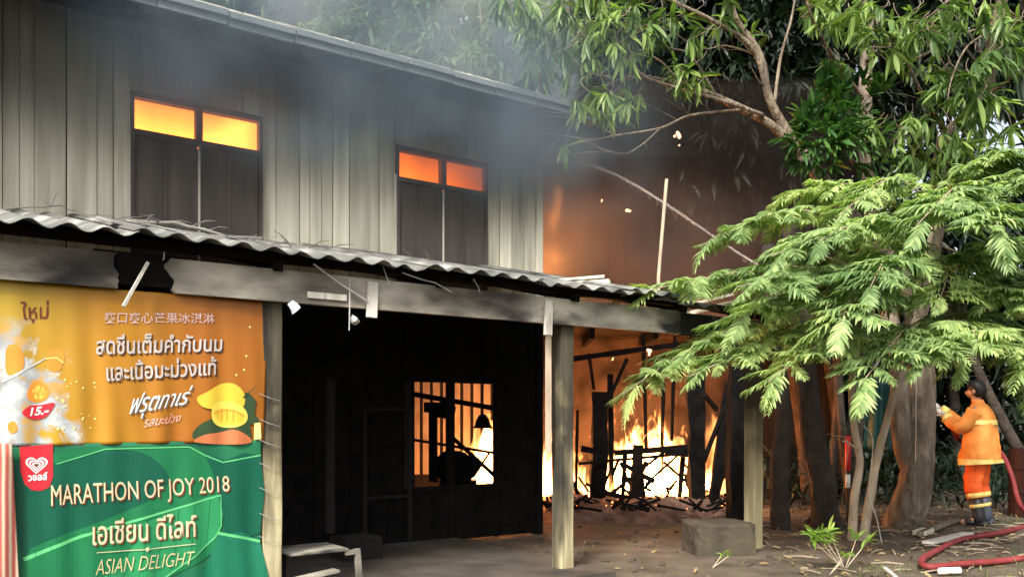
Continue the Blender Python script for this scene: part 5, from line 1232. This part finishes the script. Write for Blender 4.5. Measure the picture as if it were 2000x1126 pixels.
# red and white post
rwp = gr(1656, 1000, 0); rw = empty('marker_post', (at(1656, 900, 11.0).x, 11.0, 0), 0, 'red and white marker post hanging light behind the sapling stems', 'marker'); rw['label'] = 'red marker post with white foot glimpsed behind the sapling stems'
MB().tube([(0,0,.45),(0,0,.62)], .03, 10).build('white_foot', M['white'], rw, smooth=True); MB().tube([(0,0,.66),(0,0,1.10)], .035, 10).build('red_shaft', M['red'], rw, smooth=True)
MB().tube([(0,0,-.02),(0,0,.45)], .025, 8).build('stake', M['bark_dark'], rw); MB().tube([(0,0,.62),(0,0,.66)], .031, 10).build('collar', M['boot'], rw)
# teal tarpaulin on a line
v = []; f = []; a = at(1690, 742, 12.6); b = at(1752, 880, 12.6)
for j in range(13):
    for i in range(17):
        u, w = i / 16, j / 12; v.append((a.x + (b.x - a.x) * u * 1.0, 12.6 + .06 * math.sin(u * 14 + w), a.z + (b.z - a.z) * w + .04 * math.sin(u * 5)))
for j in range(12):
    for i in range(16): q = j*17+i; f.append((q, q+1, q+18, q+17))
o = MB().add(v, f).build('tarpaulin', M['tarp'], smooth=True); s_ = o.modifiers.new('t', 'SOLIDIFY'); s_.thickness = .004; tag(o, 'dark teal tarpaulin hanging between the sapling and the thick trunk', 'tarpaulin')
MB_l = tag(MB().tube([(a.x - 1.0, 12.6, a.z + .02), (a.x + 1.8, 12.6, a.z + .06)], .005, 5).build('line', M['bark_dark']), 'thin line that carries the teal tarpaulin', 'line')
# maroon drum at the right edge
o = MB(); c0 = at(2010, 930, 11.8); rings = [ring(0, 0, z, r, r, 24) for z, r in ((0,.29), (.02,.30), (.30,.305), (.33,.315), (.36,.305), (.62,.305), (.65,.315), (.68,.305), (.90,.30), (.92,.29))]
o = o.loft(rings).build('plastic_drum', M['maroon'], smooth=False); o.location = (c0.x + .06, 11.8, 0); tag(o, 'dark maroon drum at the right edge behind the firefighter', 'drum')
# thin dead vines and wires near the trunk
tag(MB().tube(bez([at(1688, 832, 9.0), at(1705, 862, 8.95), at(1698, 960, 9.0), at(1712, 1010, 9.1), at(1722, 1058, 9.2)], 6), .006, 5).build('vine', M['frame_light']), 'thin pale vine dangling between the two sapling stems', 'vine')
tag(MB().tube(bez([at(1790, 735, 10.1), at(1789, 820, 10.1), at(1788, 900, 10.1)], 4), .006, 5).build('cord', M['frame_light']), 'pale cord hanging down before the thick trunk', 'cord')
tag(MB().tube(bez([at(1646, 860, 9.0), at(1660, 866, 9.0), at(1678, 880, 9.1)], 4) , .010, 6).build('broken_twig', M['stem']).__class__ and tag(bpy.data.objects['broken_twig'], 'short broken twig leaning on the left sapling stem', 'twig'), 'short broken twig leaning on the left sapling stem', 'twig')
# seedlings
def seedling(px, py, n, s, label, d=None, h=.12):
    b = gr(px, py); b.z = 0
    t = Tree('seedling', label, b, 'young plants on the yard', cat='plant', bark='stem')
    for i in range(max(2, n // 6)):
        e = b + Vector((random.uniform(-.6, .6) * s * 3, random.uniform(-.1, .1), h * random.uniform(.5, 1.2) + s)); t.limb([b, b.lerp(e, .6), e], .006, .003, 5, k=2)
        t.whorl(e, (0, -.3, .6), 6, s, .9, .3)
    t.finish(MANGO, M['leaf_lime'], near=n)
seedling(1650, 1112, 60, .15, 'bright lime green seedling at the foot of the forked sapling', h=.14)
seedling(1392, 1108, 8, .08, 'tiny green seedling on the bare ground right of the canopy post', h=.03)
seedling(1620, 1122, 12, .11, 'lime leaves at the bottom edge left of the seedling', h=.06)
# pale leaves on stalks near the marker
t = Tree('weed', 'pale round-leaved weed stalk beside the sapling', gr(1640, 1015), cat='plant', bark='stem'); e = at(1624, 850, 9.8); t.limb([t.base, at(1650, 930, 9.9), at(1655, 860, 9.8), e], .006, .004, 5); t.whorl(e, (-1, -.3, 0), 3, .12, .8, .2); e = at(1570, 826, 9.8); t.whorl(at(1652, 838, 9.8), (0, -.5, .5), 3, .12, .8, .2); t.finish(MANGO, M['leaf_far'], near=6)
# planks, sticks and litter on the ground
def plank_on_ground(p, q, w, h, label, mat='batten', name='plank', cat='plank', g='loose timber on the ground', z=.03):
    a = gr(*p, z + h/2); b = gr(*q, z + h/2); tag(MB().bar(a, b, w, h).build(name, M[mat], bevel=.003), label, cat, g)
plank_on_ground((1812, 1059), (1890, 1041), .12, .03, 'short pale plank lying by the hose left of the firefighter\'s boots')
plank_on_ground((1795, 1042), (1905, 1000), .05, .05, 'grey pole lying from the thick trunk towards the firefighter', 'bark', 'pole', 'pole')
plank_on_ground((1795, 1040), (1812, 1034), .14, .05, 'small pale chunk of wood at the foot of the thick trunk', 'board', 'wood_chunk', 'wood')
o = MB(); o.tube([(0,0,0),(.19,0,0)], .028, 12); c_ = gr(1835, 1114, .03); o = o.build('tin_can', M['white'], smooth=False); o.location = c_; o.rotation_euler = (0, 0, R(10)); tag(o, 'white can lying on the ground in the bend of the hose', 'can')
plank_on_ground((1728, 1108), (1752, 1128), .03, .02, 'short pale stick lying at the bottom edge below the thick trunk', 'batten', 'stick', 'stick')
ll = []; litter_t = [leaf_tpl(.35, .1, .12, 3), leaf_tpl(.28, -.15, .1, 3)]
for _ in range(2600):
    x = random.uniform(-1, 9); y = random.uniform(6.2, 13.5)
    if x < 2.3 and random.random() < .8: continue
    ll.append((random.randint(0, 1), frame(Vector((x, y, gz(x, y) + .012)), Vector((random.uniform(-1, 1), random.uniform(-1, 1), random.uniform(-.1, .25))), random.uniform(.03, .10), random.uniform(-.6, .6))))
tag(merged('leaf_litter', litter_t, ll, M['leaf_dry'], None), 'dry leaves scattered over the yard', kind='stuff')
mb = MB()
for _ in range(260):
    x = random.uniform(2.4, 8); y = random.uniform(7, 12.5); a = random.uniform(0, 3.14); L_ = random.uniform(.06, .35); z = gz(x, y) + .012
    mb.tube([(x, y, z), (x + L_ * .5 * math.cos(a), y + L_ * .5 * math.sin(a), z + .015), (x + L_ * math.cos(a), y + L_ * math.sin(a), z + .005)], random.uniform(.003, .009), 4)
tag(mb.build('twig_litter', M['twig']), 'dry twigs strewn over the yard', kind='stuff')
mb = MB()
for _ in range(420):
    x = random.uniform(-3, 8); y = random.uniform(6, 12.5); r = random.uniform(.008, .035); mb.ball((x, y, gz(x, y) + r * .3), r, 6, 4, (1, .8, .6), .25)
tag(mb.build('pebbles', M['block']), 'small stones and clods over the yard', kind='stuff')
gl = []; gt = leaf_tpl(.06, .35, .02, 3)
for _ in range(900):
    cx, cyy = random.choice(((6.0, 8.4), (7.2, 9.5), (5.4, 7.6), (4.3, 7.4), (6.6, 11.2), (3.1, 7.4))); x, y = random.gauss(cx, .5), random.gauss(cyy, .35)
    gl.append((0, frame(Vector((x, y, gz(x, y))), Vector((random.uniform(-.5, .5), random.uniform(-.5, .5), .8)), random.uniform(.04, .11), 0)))
tag(merged('grass', [gt], gl, M['leaf_mango'], None), 'sparse short grass on the yard at the right', kind='stuff')
# low bench with boards beside the left post
def P(px, py, y): a_, z_ = hp(px, py, y); return Vector((a_, y, z_))
bn = house_root('low_bench', 'low rickety bench of grey boards beside the left canopy post', 'bench')
xa, xb = hp(552, 1070, .25)[0], hp(665, 1070, .25)[0]; zt = P(610, 1072, .2).z
MB().box(xa, xb, .10, .50, zt - .02, zt).build('seat_board', M['beam'], bn, bevel=.003)
MB().bar((xa + .01, .02, zt - .17), (xb - .12, .05, zt - .14), .10, .018).build('lower_board', M['beam'], bn)
x6 = hp(688, 1080, .2)[0]
MB().bar((x6, .12, zt - .01), (x6 + .02, .10, .02), .04, .035, up=Vector((0,1,0))).build('leg', M['beam'], bn); MB().bar((xa + .06, .4, zt - .02), (xa + .05, .4, .02), .04, .04, up=Vector((0,1,0))).build('leg', M['soot'], bn)
MB().bar((xb - .02, .12, zt - .035), (x6 + .02, .12, zt - .03), .04, .03).build('rail', M['beam'], bn)
o = MB().box(-.19, .19, -.16, .16, 0, .20).build('grey_box', M['soot'], bevel=.006); c_ = P(695, 1045, 1.55); o.location = hw(c_.x, 1.55, .045); o.rotation_euler = (0, 0, HROT); tag(o, 'dim grey box on the floor under the canopy behind the bench', 'box')
tag(place_house(MB().bar(P(645, 740, 1.2), P(645, 1040, 1.2) * 1.0, .06, .06, up=Vector((0,1,0))).build('inner_post', M['soot'])), 'thin sooty post standing in the dark under the canopy', 'post')
bpy.data.objects['inner_post'].data.transform(Matrix.Translation((0, 0, 0)))
